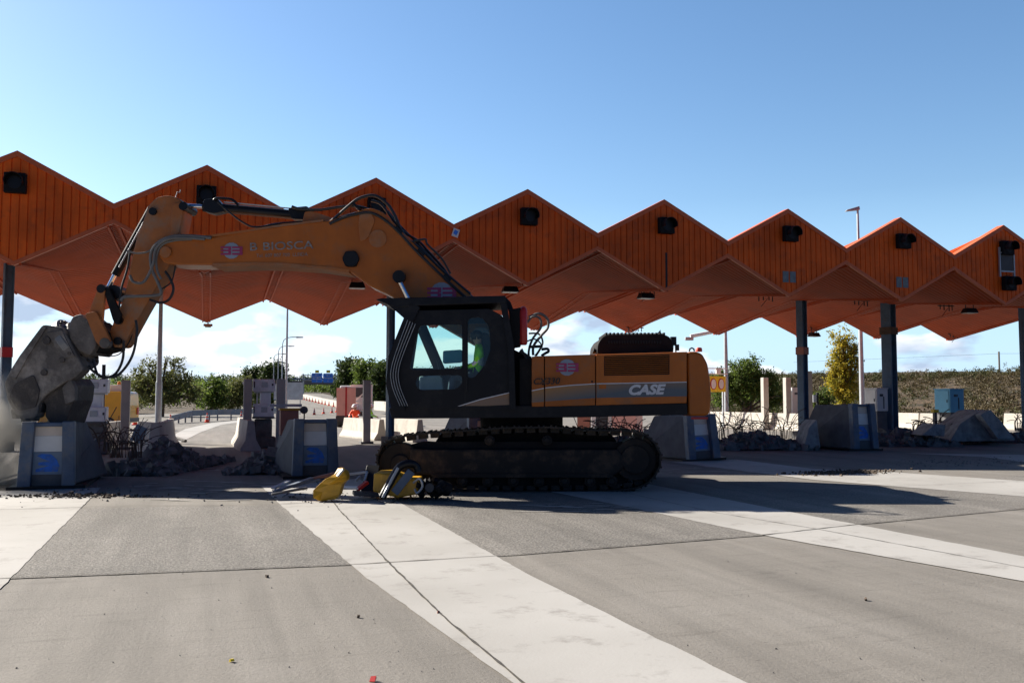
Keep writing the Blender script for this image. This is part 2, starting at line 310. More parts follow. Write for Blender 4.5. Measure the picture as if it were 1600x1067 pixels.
# ------------------------------------------------------------------ ground
def hfun(x, y):
    z = 0.
    t = (x - 50 - max(0, (60-y))*.05)/42
    if t > 0:
        t = min(t, 1); z += 4.3*(t*t*(3-2*t)) + .3*mnoise.noise(Vector((x*.07, y*.07, 3.)))*min(1, t*3)
    if y > 95: z += .019*(y-95) if y < 300 else 3.9
    d = math.hypot(x, y)
    if d > 330: z += min(1, (d-330)/200)*(5.5+4*mnoise.noise(Vector((x*.004, y*.004, 1.))))
    return z
def grid_xy(xs, ys, zf):
    mb = MB(); nx, ny = len(xs), len(ys)
    mb.add([(x, y, zf(x, y)) for y in ys for x in xs], [(j*nx+i, j*nx+i+1, (j+1)*nx+i+1, (j+1)*nx+i) for j in range(ny-1) for i in range(nx-1)])
    return mb
def rng(a, b, s):
    n = max(1, int(round((b-a)/s))); return [a+(b-a)*i/n for i in range(n+1)]
def earthmat():
    m, nt, b = newmat('dry_scrub_earth')
    tc = N(nt, 'ShaderNodeTexCoord')
    a = N(nt, 'ShaderNodeTexNoise', i_Scale=.35, i_Detail=10., i_Roughness=.7); L(nt, tc.outputs['Object'], a.inputs['Vector'])
    cr = N(nt, 'ShaderNodeValToRGB'); L(nt, a.outputs['Fac'], cr.inputs[0]); e = cr.color_ramp.elements
    e[0].position = .36; e[0].color = (.026, .026, .010, 1); e[1].position = .68; e[1].color = (.10, .062, .032, 1)
    q = cr.color_ramp.elements.new(.52); q.color = (.07, .045, .022, 1)
    L(nt, cr.outputs[0], b.inputs['Base Color']); b.inputs['Roughness'].default_value = .95
    c = N(nt, 'ShaderNodeTexNoise', i_Scale=2.5, i_Detail=6.); L(nt, tc.outputs['Object'], c.inputs['Vector'])
    bp = N(nt, 'ShaderNodeBump', i_Strength=1., i_Distance=.3); L(nt, c.outputs['Fac'], bp.inputs['Height']); L(nt, bp.outputs[0], b.inputs['Normal'])
    return m
EARTH = earthmat()
xs = rng(-2600, -200, 150)+rng(-190, 40, 10)+rng(43, 130, 3)+rng(140, 300, 20)+rng(340, 2600, 150)
ys = rng(-300, -20, 40)+rng(-10, 40, 8)+rng(43, 160, 4)+rng(170, 600, 15)+rng(650, 3200, 150)
t_ = grid_xy(xs, ys, lambda x, y: hfun(x, y)-.10).build('terrain', EARTH, smooth=True, fix=False); tag(t_, 'dry scrub hillside and flat land around the toll plaza', kind='structure')

def concretemat(name, c1, c2, c3, speck, bump, streak=1.):
    m, nt, b = newmat(name); tc = N(nt, 'ShaderNodeTexCoord')
    mp = N(nt, 'ShaderNodeMapping'); L(nt, tc.outputs['Object'], mp.inputs[0]); mp.inputs['Scale'].default_value = (1, .45, 1)
    big = N(nt, 'ShaderNodeTexNoise', i_Scale=.55, i_Detail=8., i_Roughness=.66); L(nt, mp.outputs[0], big.inputs['Vector'])
    cr = N(nt, 'ShaderNodeValToRGB'); L(nt, big.outputs['Fac'], cr.inputs[0]); e = cr.color_ramp.elements
    e[0].position = .3; e[0].color = (*c1, 1); e[1].position = .68; e[1].color = (*c3, 1); q = e.new(.5); q.color = (*c2, 1)
    fine = N(nt, 'ShaderNodeTexNoise', i_Scale=38., i_Detail=5., i_Roughness=.75); L(nt, tc.outputs['Object'], fine.inputs['Vector'])
    f2 = N(nt, 'ShaderNodeMapRange'); f2.inputs[1].default_value = .3; f2.inputs[2].default_value = .72; f2.inputs[3].default_value = 1-speck; f2.inputs[4].default_value = 1+speck; L(nt, fine.outputs['Fac'], f2.inputs[0])
    hs = N(nt, 'ShaderNodeHueSaturation'); L(nt, cr.outputs[0], hs.inputs['Color']); L(nt, f2.outputs[0], hs.inputs['Value'])
    # scraped, crosswise streaks and small dark pits
    mp2 = N(nt, 'ShaderNodeMapping'); L(nt, tc.outputs['Object'], mp2.inputs[0]); mp2.inputs['Scale'].default_value = (.8, 6., 1); mp2.inputs['Rotation'].default_value = (0, 0, -.12)
    st = N(nt, 'ShaderNodeTexNoise', i_Scale=1.6, i_Detail=8., i_Roughness=.7); L(nt, mp2.outputs[0], st.inputs['Vector'])
    s2 = N(nt, 'ShaderNodeMapRange'); s2.inputs[1].default_value = .54; s2.inputs[2].default_value = .70; s2.inputs[4].default_value = .38*streak; L(nt, st.outputs['Fac'], s2.inputs[0])
    mx = N(nt, 'ShaderNodeMix', data_type='RGBA'); L(nt, s2.outputs[0], mx.inputs[0]); L(nt, hs.outputs[0], mx.inputs[6]); mx.inputs[7].default_value = (c1[0]*.62, c1[1]*.6, c1[2]*.58, 1)
    mp3 = N(nt, 'ShaderNodeMapping'); L(nt, tc.outputs['Object'], mp3.inputs[0]); mp3.inputs['Scale'].default_value = (1.7, .07, 1)
    tm = N(nt, 'ShaderNodeTexNoise', i_Scale=1.5, i_Detail=5., i_Roughness=.6); L(nt, mp3.outputs[0], tm.inputs['Vector'])
    t2 = N(nt, 'ShaderNodeMapRange'); t2.inputs[1].default_value = .3; t2.inputs[2].default_value = .7; t2.inputs[3].default_value = 1.16; t2.inputs[4].default_value = .82; L(nt, tm.outputs['Fac'], t2.inputs[0])
    bl = N(nt, 'ShaderNodeTexNoise', i_Scale=1.3, i_Detail=10., i_Roughness=.75); L(nt, tc.outputs['Object'], bl.inputs['Vector'])
    b2 = N(nt, 'ShaderNodeMapRange'); b2.inputs[1].default_value = .58; b2.inputs[2].default_value = .72; b2.inputs[3].default_value = 1; b2.inputs[4].default_value = .72; L(nt, bl.outputs['Fac'], b2.inputs[0])
    tb = N(nt, 'ShaderNodeMath', operation='MULTIPLY'); L(nt, t2.outputs[0], tb.inputs[0]); L(nt, b2.outputs[0], tb.inputs[1])
    ht = N(nt, 'ShaderNodeHueSaturation'); L(nt, mx.outputs[2], ht.inputs['Color']); L(nt, tb.outputs[0], ht.inputs['Value'])
    vo = N(nt, 'ShaderNodeTexVoronoi', i_Scale=9.); L(nt, tc.outputs['Object'], vo.inputs['Vector'])
    v2 = N(nt, 'ShaderNodeMapRange'); v2.inputs[1].default_value = .05; v2.inputs[2].default_value = .11; v2.inputs[3].default_value = .55; v2.inputs[4].default_value = 0; L(nt, vo.outputs['Distance'], v2.inputs[0])
    wh = N(nt, 'ShaderNodeMath', operation='GREATER_THAN'); L(nt, vo.outputs['Color'], wh.inputs[0]); wh.inputs[1].default_value = .62
    v3 = N(nt, 'ShaderNodeMath', operation='MULTIPLY'); L(nt, v2.outputs[0], v3.inputs[0]); L(nt, wh.outputs[0], v3.inputs[1])
    m2 = N(nt, 'ShaderNodeMix', data_type='RGBA'); L(nt, v3.outputs[0], m2.inputs[0]); L(nt, ht.outputs[0], m2.inputs[6]); m2.inputs[7].default_value = (.06, .055, .05, 1)
    L(nt, m2.outputs[2], b.inputs['Base Color']); b.inputs['Roughness'].default_value = .85; b.inputs['Specular IOR Level'].default_value = .3
    bp = N(nt, 'ShaderNodeBump', i_Strength=bump, i_Distance=.012); L(nt, fine.outputs['Fac'], bp.inputs['Height']); L(nt, bp.outputs[0], b.inputs['Normal'])
    return m
CONC = concretemat('plaza_concrete', (.165, .152, .135), (.20, .184, .163), (.235, .218, .196), .16, .6)
ROUGH = concretemat('rough_concrete', (.155, .145, .132), (.20, .186, .168), (.245, .228, .206), .8, 1.2, .8)
def stripemat():
    m, nt, b = newmat('worn_white_marking'); tc = N(nt, 'ShaderNodeTexCoord')
    a = N(nt, 'ShaderNodeTexNoise', i_Scale=2.2, i_Detail=12., i_Roughness=.74); L(nt, tc.outputs['Object'], a.inputs['Vector'])
    mr = N(nt, 'ShaderNodeMapRange'); mr.inputs[1].default_value = .54; mr.inputs[2].default_value = .66; mr.inputs[4].default_value = .6; L(nt, a.outputs['Fac'], mr.inputs[0])
    bb = N(nt, 'ShaderNodeTexNoise', i_Scale=.5, i_Detail=6.); L(nt, tc.outputs['Object'], bb.inputs['Vector'])
    cr = N(nt, 'ShaderNodeValToRGB'); L(nt, bb.outputs['Fac'], cr.inputs[0]); cr.color_ramp.elements[0].position = .35; cr.color_ramp.elements[0].color = (.33, .315, .292, 1); cr.color_ramp.elements[1].position = .62; cr.color_ramp.elements[1].color = (.40, .385, .362, 1)
    mx = N(nt, 'ShaderNodeMix', data_type='RGBA'); L(nt, mr.outputs[0], mx.inputs[0]); L(nt, cr.outputs[0], mx.inputs[6]); mx.inputs[7].default_value = (.205, .187, .168, 1)
    L(nt, mx.outputs[2], b.inputs['Base Color']); b.inputs['Roughness'].default_value = .75
    f = N(nt, 'ShaderNodeTexNoise', i_Scale=45., i_Detail=4.); L(nt, tc.outputs['Object'], f.inputs['Vector'])
    bp = N(nt, 'ShaderNodeBump', i_Strength=.15, i_Distance=.008); L(nt, f.outputs['Fac'], bp.inputs['Height']); L(nt, bp.outputs[0], b.inputs['Normal'])
    return m
STRIPE = stripemat()
# plaza slab and the road that leaves it, draped on the terrain
tag(grid_xy(rng(-90, 46, 8), rng(-25, 82, 8), lambda x, y: 0).build('plaza_pavement', CONC, fix=False), 'concrete toll plaza pavement', kind='structure')
def ribbon(cl, z0):
    mb = MB(); vs = []
    for y, a, b in cl: vs += [(a, y, hfun(a, y)+z0), (b, y, hfun(b, y)+z0)]
    mb.add(vs, [(2*i, 2*i+1, 2*i+3, 2*i+2) for i in range(len(cl)-1)]); return mb
rd = [(81.5, -26, 40), (90, -14, 24), (100, -2, 22), (120, 3, 21), (150, 8, 22), (190, 13, 25), (240, 17, 28), (300, 22, 32), (420, 30, 40)]
rdf = []
for i in range(len(rd)-1):
    for k in range(8): t = k/8; rdf.append(tuple(rd[i][j]*(1-t)+rd[i+1][j]*t for j in range(3)))
tag(ribbon(rdf, .012).build('road', CONC, fix=False), 'road leaving the toll plaza', kind='structure')
def sheet(name, pts, z, m, label, ground=True):
    P = [G(*p) if ground else Vector(p) for p in pts]
    if m is STRIPE:
        Q = []
        for a, b in zip(P, P[1:]+P[:1]):
            n = max(1, min(60, int((b-a).length/.16))); d = (b-a).normalized(); s = Vector((-d.y, d.x, 0))
            for k in range(n): q = a.lerp(b, k/n); Q.append(q + s*(.016*mnoise.noise(q*5.)+.010*mnoise.noise(q*17.)) if k else q)
        P = Q
    mb = MB(); mb.add([(p.x, p.y, z) for p in P], [tuple(range(len(P)))])
    o = mb.build(name, m, fix=False)
    if o.data.polygons[0].normal.z < 0: o.data.flip_normals()
    return tag(o, label, kind='structure')
sheet('rough_slab', [(-900, 925), (0, 905), (570, 882), (800, 868), (1200, 836), (1340, 820), (1600, 795), (2600, 742), (2100, 722), (1700, 735), (1352, 762), (1040, 768), (430, 789), (0, 797), (-600, 812)], .004, ROUGH, 'rougher concrete slab beyond the joint')
sheet('marking', [(0, 921), (158, 762), (-20, 768), (-420, 800), (-700, 905)], .008, STRIPE, 'left worn white lane marking')
sheet('marking', [(1165, 1067), (829, 900), (636, 792), (560, 748), (408, 760), (437, 788), (568, 900), (800, 1067), (1400, 1530), (2100, 1530)], .008, STRIPE, 'middle worn white lane marking')
sheet('marking', [(1600, 909), (1200, 838), (1112, 820), (960, 788), (800, 757), (900, 734), (1040, 762), (1264, 806), (1340, 820), (1600, 870), (2300, 1010), (2300, 1052)], .008, STRIPE, 'right worn white lane marking')
sheet('marking', [(1048, 722), (1272, 750), (1600, 776), (2200, 826), (2200, 795), (1600, 752), (1368, 736), (1272, 733), (1152, 718)], .008, STRIPE, 'far right worn white lane marking')
sheet('marking', [(1412, 708), (1536, 714), (1600, 722), (1900, 735), (1900, 722), (1600, 711)], .008, STRIPE, 'farthest right worn white lane marking')
sheet('marking', [(268, 702), (285, 690), (312, 676), (345, 664), (386, 657.5), (386, 655), (330, 661), (290, 670), (262, 684), (255, 702)], .008, STRIPE, 'curved white edge line of the exit road')
JOINT = mat('joint_filler', (.05, .045, .04), .95, var=.4, scale=12, dirt=(.13, .11, .06), dirt_amt=.6, dscale=6)
def joint(pts, w_, label, z=.0125):
    P = [G(*p) for p in pts]; Q = []
    for a, b in zip(P[:-1], P[1:]):
        n = max(2, int((b-a).length/.12))
        for k in range(n): Q.append(a.lerp(b, k/n))
    Q.append(P[-1]); mb = MB(); vs = []
    for i, p in enumerate(Q):
        d = (Q[min(i+1, len(Q)-1)]-Q[max(i-1, 0)]).normalized(); s = Vector((-d.y, d.x, 0))
        j = .004*mnoise.noise(p*1.3)+.006*mnoise.noise(p*9); a = w_*.5*(.4+.7*R.random()**2); b = w_*.5*(.4+.7*R.random()**2)
        vs += [p+s*(a+j)+UP*z, p-s*(b-j)+UP*z]
    mb.add(vs, [(2*i, 2*i+1, 2*i+3, 2*i+2) for i in range(len(Q)-1)])
    tag(mb.build('pavement_joint', JOINT, fix=False), label, kind='structure')
rs = random.Random(9); mb = MB()
for (u0, u1, v0, v1, n) in ((150, 430, 742, 782, 60), (830, 1010, 784, 800, 30), (1000, 1300, 726, 742, 40), (200, 420, 725, 740, 25)):
    uc, vc = (u0+u1)/2, (v0+v1)/2; uw, vw = (u1-u0)/2, (v1-v0)/2
    for i in range(n):
        p = G(uc+uw*max(-1, min(1, rs.gauss(0, .5))), vc+vw*max(-1, min(1, rs.gauss(0, .5)))); l_, w_ = rs.uniform(.05, .4), rs.uniform(.01, .06); an = rs.gauss(-.25, .2); c_, s_ = math.cos(an), math.sin(an); q = []
        for k in range(7):
            a = 2*math.pi*k/7; rr_ = rs.uniform(.5, 1.1); x, y = l_*rr_*math.cos(a), w_*rr_*math.sin(a); q.append((p.x+x*c_-y*s_, p.y+x*s_+y*c_, .0135+.00002*i))
        mb.add(q, [tuple(range(7))])
tag(mb.build('marking', STRIPE, fix=False), 'white scuffs scraped over the pavement', kind='structure')
joint([(-700, 925), (0, 905), (250, 895), (570, 882), (800, 868), (1200, 836), (1340, 820), (1600, 795), (2200, 755)], .03, 'long cross joint in the concrete')
joint([(480, 735), (530, 797), (607, 880), (700, 972), (790, 1045), (1080, 1300)], .03, 'joint along the middle marking')
joint([(930, 757), (975, 770), (1120, 802), (1280, 828), (1600, 888), (2000, 960)], .02, 'joint along the right marking')
joint([(-600, 810), (0, 797), (200, 791), (430, 789), (560, 782), (800, 772)], .028, 'front cross joint at the edge of the shade')
joint([(1040, 768), (1180, 785), (1352, 762), (1600, 752)], .016, 'faint joint near the far marking')

# ------------------------------------------------------------------ folded canopy
CX0, CW, YF, YM, YR = -4.69, 4.5, 25.331, 31.28, 37.41
PK, UV_, LV, BT = 7.727, 6.541, 6.109, 4.918
MTB, MTV, MTU, MTP = 5.535, 5.86, 6.14, 6.36
RBT, RLV, RUV, RPK = 4.542, 5.518, 5.95, 7.0
K0, K1 = -1, 9; XEND = CX0-1.1*CW
canopy = thing('toll_canopy', 'orange folded metal canopy with a zigzag row of gables over the toll lanes', 'canopy', (CX0+4*CW, YF, 0), absolute=True)
def corr(mb, a, b, c, d, period, depth, side):
    """corrugated quad: a-b front edge, c-d rear edge; ribs run from a-b side to the other across X"""
    a, b, c, d = map(Vector, (a, b, c, d)); n = (b-a).cross(c-a).normalized()*side
    ln = ((c-a).length+(d-b).length)/2; k = max(2, int(ln/period)); ts = []
    for i in range(k):
        for f, h in ((0, 0), (.5, 0), (.62, 1), (.88, 1)): ts.append(((i+f)/k, h))
    ts.append((1, 0)); vs = []
    for t, h in ts: vs += [a.lerp(c, t)+n*depth*h, b.lerp(d, t)+n*depth*h]
    mb.add(vs, [(2*i, 2*i+1, 2*i+3, 2*i+2) for i in range(len(ts)-1)])
soff, roof, trims = MB(), MB(), MB()
for k in range(K0, K1+1):
    x0, x1, x2 = max(XEND, CX0+CW*(k-.5)), CX0+CW*k, CX0+CW*(k+.5); fe = (x1-x0)/(CW/2); ie = lambda pk, vl: pk+(vl-pk)*fe
    for (ya, va, ba, yb, vb, bb) in ((YF+.02, LV, BT, YM, MTV, MTB), (YM, MTV, MTB, YR, RLV, RBT)):
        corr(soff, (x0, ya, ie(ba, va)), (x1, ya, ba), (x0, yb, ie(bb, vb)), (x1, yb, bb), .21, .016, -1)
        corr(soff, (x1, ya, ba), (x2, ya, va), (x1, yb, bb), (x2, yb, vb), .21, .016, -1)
        for xx, h1, h2 in ((x1, ba, bb), (x0, ie(ba, va), ie(bb, vb))):
            for s in (-.13, .13):
                zz_ = .06 if xx == x1 else -.06
                trims.beam((xx+s, ya+.03, h1+zz_-.03), (xx+s, yb, h2+zz_-.03), .05, .07)
    for (ya, va, pa, yb, vb, pb) in ((YF, UV_, PK, YM, MTU, MTP), (YM, MTU, MTP, YR, RUV, RPK)):
        corr(roof, (x0, ya, ie(pa, va)), (x1, ya, pa), (x0, yb, ie(pb, vb)), (x1, yb, pb), .42, .045, 1)
        corr(roof, (x1, ya, pa), (x2, ya, va), (x1, yb, pb), (x2, yb, vb), .42, .045, 1)
for xe, hf in ((XEND, .2), (CX0+CW*(K1+.5), 1.)):
    g_ = lambda p, v: p+(v-p)*hf
    soff.add([(xe, YF, g_(BT, LV)), (xe, YM, g_(MTB, MTV)), (xe, YR, g_(RBT, RLV)), (xe, YR, g_(RPK, RUV)), (xe, YM, g_(MTP, MTU)), (xe, YF, g_(PK, UV_))], [(0, 1, 2, 3, 4, 5)])
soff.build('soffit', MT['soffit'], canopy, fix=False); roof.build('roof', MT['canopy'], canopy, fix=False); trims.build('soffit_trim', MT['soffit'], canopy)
for k in range(K0, K1+1):
    x0, x1, x2 = max(XEND, CX0+CW*(k-.5)), CX0+CW*k, CX0+CW*(k+.5)
    hi = lambda x: PK-(PK-UV_)*abs(x-x1)/(CW/2); lo = lambda x: BT+(LV-BT)*abs(x-x1)/(CW/2)
    n = 23; seq = []
    for i in range(n):
        for f, h in ((0, 1), (.84, 1), (.88, 0), (.96, 0)): seq.append((x0+(x2-x0)*(i+f)/n, h))
    seq.append((x2, 1)); mb = MB(); vs = []
    for x, h in seq: vs += [(x, YF-.03*h, lo(x)), (x, YF-.03*h, hi(x))]
    mb.add(vs, [(2*i, 2*i+2, 2*i+3, 2*i+1) for i in range(len(seq)-1)])
    mb.build('gable_panel', MT['canopy'], canopy, fix=False)
    tr = MB()
    for xa, xb in ((x0, x1), (x2, x1)):
        ua, la = hi(xa), lo(xa)
        tr.hexa([(xa, YF-.06, ua-.10), (xb, YF-.06, PK-.10), (xb, YF+.25, PK-.10), (xa, YF+.25, ua-.10), (xa, YF-.06, ua+.05), (xb, YF-.06, PK+.05), (xb, YF+.25, PK+.05), (xa, YF+.25, ua+.05)])
        tr.hexa([(xa, YF-.045, la-.03), (xb, YF-.045, BT-.03), (xb, YF+.05, BT-.03), (xa, YF+.05, la-.03), (xa, YF-.045, la+.08), (xb, YF-.045, BT+.08), (xb, YF+.05, BT+.08), (xa, YF+.05, la+.08)])
    tr.build('gable_trim', MT['trim'], canopy)
    rear = MB(); fe = (x1-x0)/(CW/2); rear.add([(x0, YR, RBT+(RLV-RBT)*fe), (x1, YR, RBT), (x2, YR, RLV), (x2, YR, RUV), (x1, YR, RPK), (x0, YR, RPK+(RUV-RPK)*fe)], [(0, 1, 2, 3, 4, 5)]).build('rear_panel', MT['canopy'], canopy, fix=False)
def column(px, w1, band, bm_, twist=.4):
    q = (px-800)/F; c, s = math.cos(PSI), math.sin(PSI); Z = YM/(c-q*s); X = Z*(q*c+s)
    t = abs((X-CX0)/CW - round((X-CX0)/CW))*2; zt = MTB+(MTV-MTB)*t+.05
    mb = MB(); m = Matrix.Rotation(twist, 3, 'Z')
    mb.box((X, YM, zt/2), (w1, w1*.12, zt), M=m)
    for sgn in (-1, 1): mb.box(Vector((X, YM, zt/2))+m @ Vector((sgn*w1*.44, 0, 0)), (w1*.12, w1*.8, zt), M=m)
    col_ = mb.build('column', MT['steelblue'], canopy, bevel=.01)
    b = MB(); b.box((X, YM, .15), (w1*1.8, w1*1.8, .3), M=m); sub(b, 'column_base', MT['pylonc'], col_)
    
    if band: b = MB(); b.box((X, YM, band), (w1*1.08, w1*1.0, .30), M=m); sub(b, 'warning_band', MT[bm_], col_)
for a in ((9, .28, 3.0, 'red'), (610, .24, 0, ''), (1254, .36, 3.5, 'copper'), (1390, .52, 4.4, 'bark'), (1603, .42, 0, '')): column(*a)
# small patches where lane signs were taken off two gables
for k, nm in ((5, 'faded square patch'), (6, 'faded square patch')):
    x1 = CX0+CW*k
    for dx, c in ((-.13, MT['patchsq']), (.14, MT['patchsq'])):
        MB().box((x1+dx, YF-.045, BT+.62), (.22, .012, .36)).build('faded_patch', c, canopy)
MB().box((CX0+4*CW+.06, YF-.028, BT+.62), (.07, .012, 1.15)).build('panel_gap', MT['black'], canopy)
def bracket(px, py, Y):
    q = (px-800)/F; p = D(px, py, Y/(math.cos(PSI)-q*math.sin(PSI))); mb = MB()
    for s in (-.3, -.1, .16, .32): mb.beam(p+Vector((s, 0, .05)), p+Vector((s, 0, -.14-.1*R.random())), .03, .03, Vector((0, 1, 0)))
    mb.beam(p+Vector((-.42, 0, 0)), p+Vector((.42, 0, 0)), .04, .04); mb.tube(bez([p+Vector((.1, 0, -.1)), p+Vector((-.05, .05, -.3)), p+Vector((-.2, 0, -.42))], 4), .012, 5)
    mb.build('lamp_bracket', MT['black'], canopy)
for a in ((1196, 462, 30.8), (1345, 470, 30.8), (992, 512, 36.8), (1010, 454, 30.6), (1478, 478, 30.6), (1492, 522, 36.8)): bracket(*a)
# lane signals and floodlights hung on the canopy
ORD = ['leftmost', 'second', 'third', 'fourth', 'fifth', 'sixth', 'seventh', 'last']
def signal(loc, label, big=1.):
    t = thing('lane_signal', label, 'signal light', loc, 0, 'lane signals on the canopy gables')
    MB().box((0, -.12, 0), (.50, .2, .50)).build('housing', MT['blackm'], t, bevel=.02)
    v = MB(); n = 12
    for i in range(n):
        a0, a1 = math.radians(-20+220*i/n), math.radians(-20+220*(i+1)/n); r = .2
        P = lambda a, y, rr: (rr*math.cos(a), y, rr*math.sin(a))
        v.hexa([P(a0, -.22, r), P(a1, -.22, r), P(a1, -.48, r), P(a0, -.48, r), P(a0, -.22, r+.012), P(a1, -.22, r+.012), P(a1, -.48, r+.012), P(a0, -.48, r+.012)])
    v.build('visor', MT['black'], t)
    MB().cyl((0, -.225, 0), (0, -.235, 0), .16, 18).build('lens', MT['black'], t)
    return t
for k in range(8): signal((CX0+CW*k, YF-.04, PK-.80), f'black square lane signal under the peak of the {ORD[k]} gable in view')
signal((CX0+CW*7+.05, YF-.04, BT+.75), 'black lane signal low on the rightmost gable, below the metal frame')
fr = thing('metal_sign', 'dark panel in a galvanised frame on the rightmost gable between two signals', 'sign', (CX0+CW*7, YF-.05, (PK+BT)/2+.1))
MB().box((0, -.06, 0), (.52, .06, .62)).build('panel', MT['dark'], fr)
for s in (-1, 1): MB().box((s*.32, -.08, 0), (.05, .06, 1.05)).build('upright', MT['galv'], fr)
for s in (-.33, .33): MB().box((0, -.10, s), (.6, .03, .05)).build('crossbar', MT['galv'], fr)
nt_ = thing('paper_notice', 'small white and blue notice hanging beside the valley left of the fourth gable', 'notice', D(712, 364, (YF-.1)/(math.cos(PSI)-((712-800)/F)*math.sin(PSI))))
MB().box((0, 0, 0), (.19, .01, .24), M=Matrix.Rotation(.3, 3, 'Y')).build('sheet', MT['white'], nt_)
MB().box((.0, -.009, .01), (.11, .006, .13), M=Matrix.Rotation(.5, 3, 'Y')).build('print', MT['signblue'], nt_)
def flood(px, py, Y, label, s=1.):
    q = (px-800)/F; Z = Y/(math.cos(PSI)-q*math.sin(PSI)); p = D(px, py, Z)
    t = thing('floodlight', label, 'floodlight', p, R.uniform(-.2, .2), 'floodlights hung under the canopy')
    h = MB(); h.hexa([(-.26*s, -.19*s, -.05), (.26*s, -.19*s, -.05), (.26*s, .19*s, -.05), (-.26*s, .19*s, -.05), (-.19*s, -.12*s, .13), (.19*s, -.12*s, .13), (.19*s, .12*s, .13), (-.19*s, .12*s, .13)]); h.build('housing', MT['black'], t, bevel=.015)
    MB().box((0, 0, -.057), (.46*s, .32*s, .015)).build('lens', MT['lens'], t)
    y = MB()
    for sx_ in (-1, 1): y.box((sx_*.16*s, 0, .24), (.025, .025, .26))
    y.box((0, 0, .36), (.40*s, .04, .03)); y.build('bracket', MT['black'], t)
for a in ((558, 448, 28.5, 'floodlight under the canopy, left of the raised boom elbow pin'), (797, 454, 27, 'floodlight under the canopy just above the back of the excavator cab guard'),
          (1009, 464, 27, 'floodlight under the canopy between the fourth and fifth gables'), (1272, 524, 36, 'dark floodlight low under the canopy beside a thin column'), (1515, 487, 27, 'floodlight under the canopy left of the rightmost gable tip')): flood(*a)
q = (325-800)/F; fl = thing('roof_spotlight', 'small tan spotlight hanging from the soffit point left of the boom', 'spotlight', D(325, 508, YR/(math.cos(PSI)-q*math.sin(PSI))))
MB().box((0, 0, 0), (.34, .2, .09)).build('housing', MT['copper'], fl, bevel=.02); MB().box((0, 0, .1), (.05, .05, .16)).build('stem', MT['black'], fl)
MB().box((0, 0, -.07), (.22, .14, .04)).build('lens', MT['lens'], fl)
# ------------------------------------------------------------------ excavator (boom points to the left of the view)
EXZ = 17.4; NEAR = 15.85; FAR = 18.95
ex = thing('excavator', 'orange tracked excavator with a long boom and a grey crusher jaw biting the toll island', 'excavator', lat(0, EXZ), -PSI, absolute=True)
def S(near, far):                        # outline in the picture plane of the near face, pushed straight back
    def fn(u, v, s):
        p = D(u, v, near); return p + fw*((far-near) if s else 0)
    return fn
def pr(poly, near, far, rr=0, nn=3):
    mb = MB(); mb.prism(rnd2(poly, rr, nn) if rr else poly, S(near, far)); return mb
def ring(px, py, z0, z1, rpx, n=24):
    r = rpx/F*z0; a = D(px, py, z0); return MB().cyl(a, a+fw*(z1-z0), r, n)
def pt(px, py, z): return D(px, py, z)
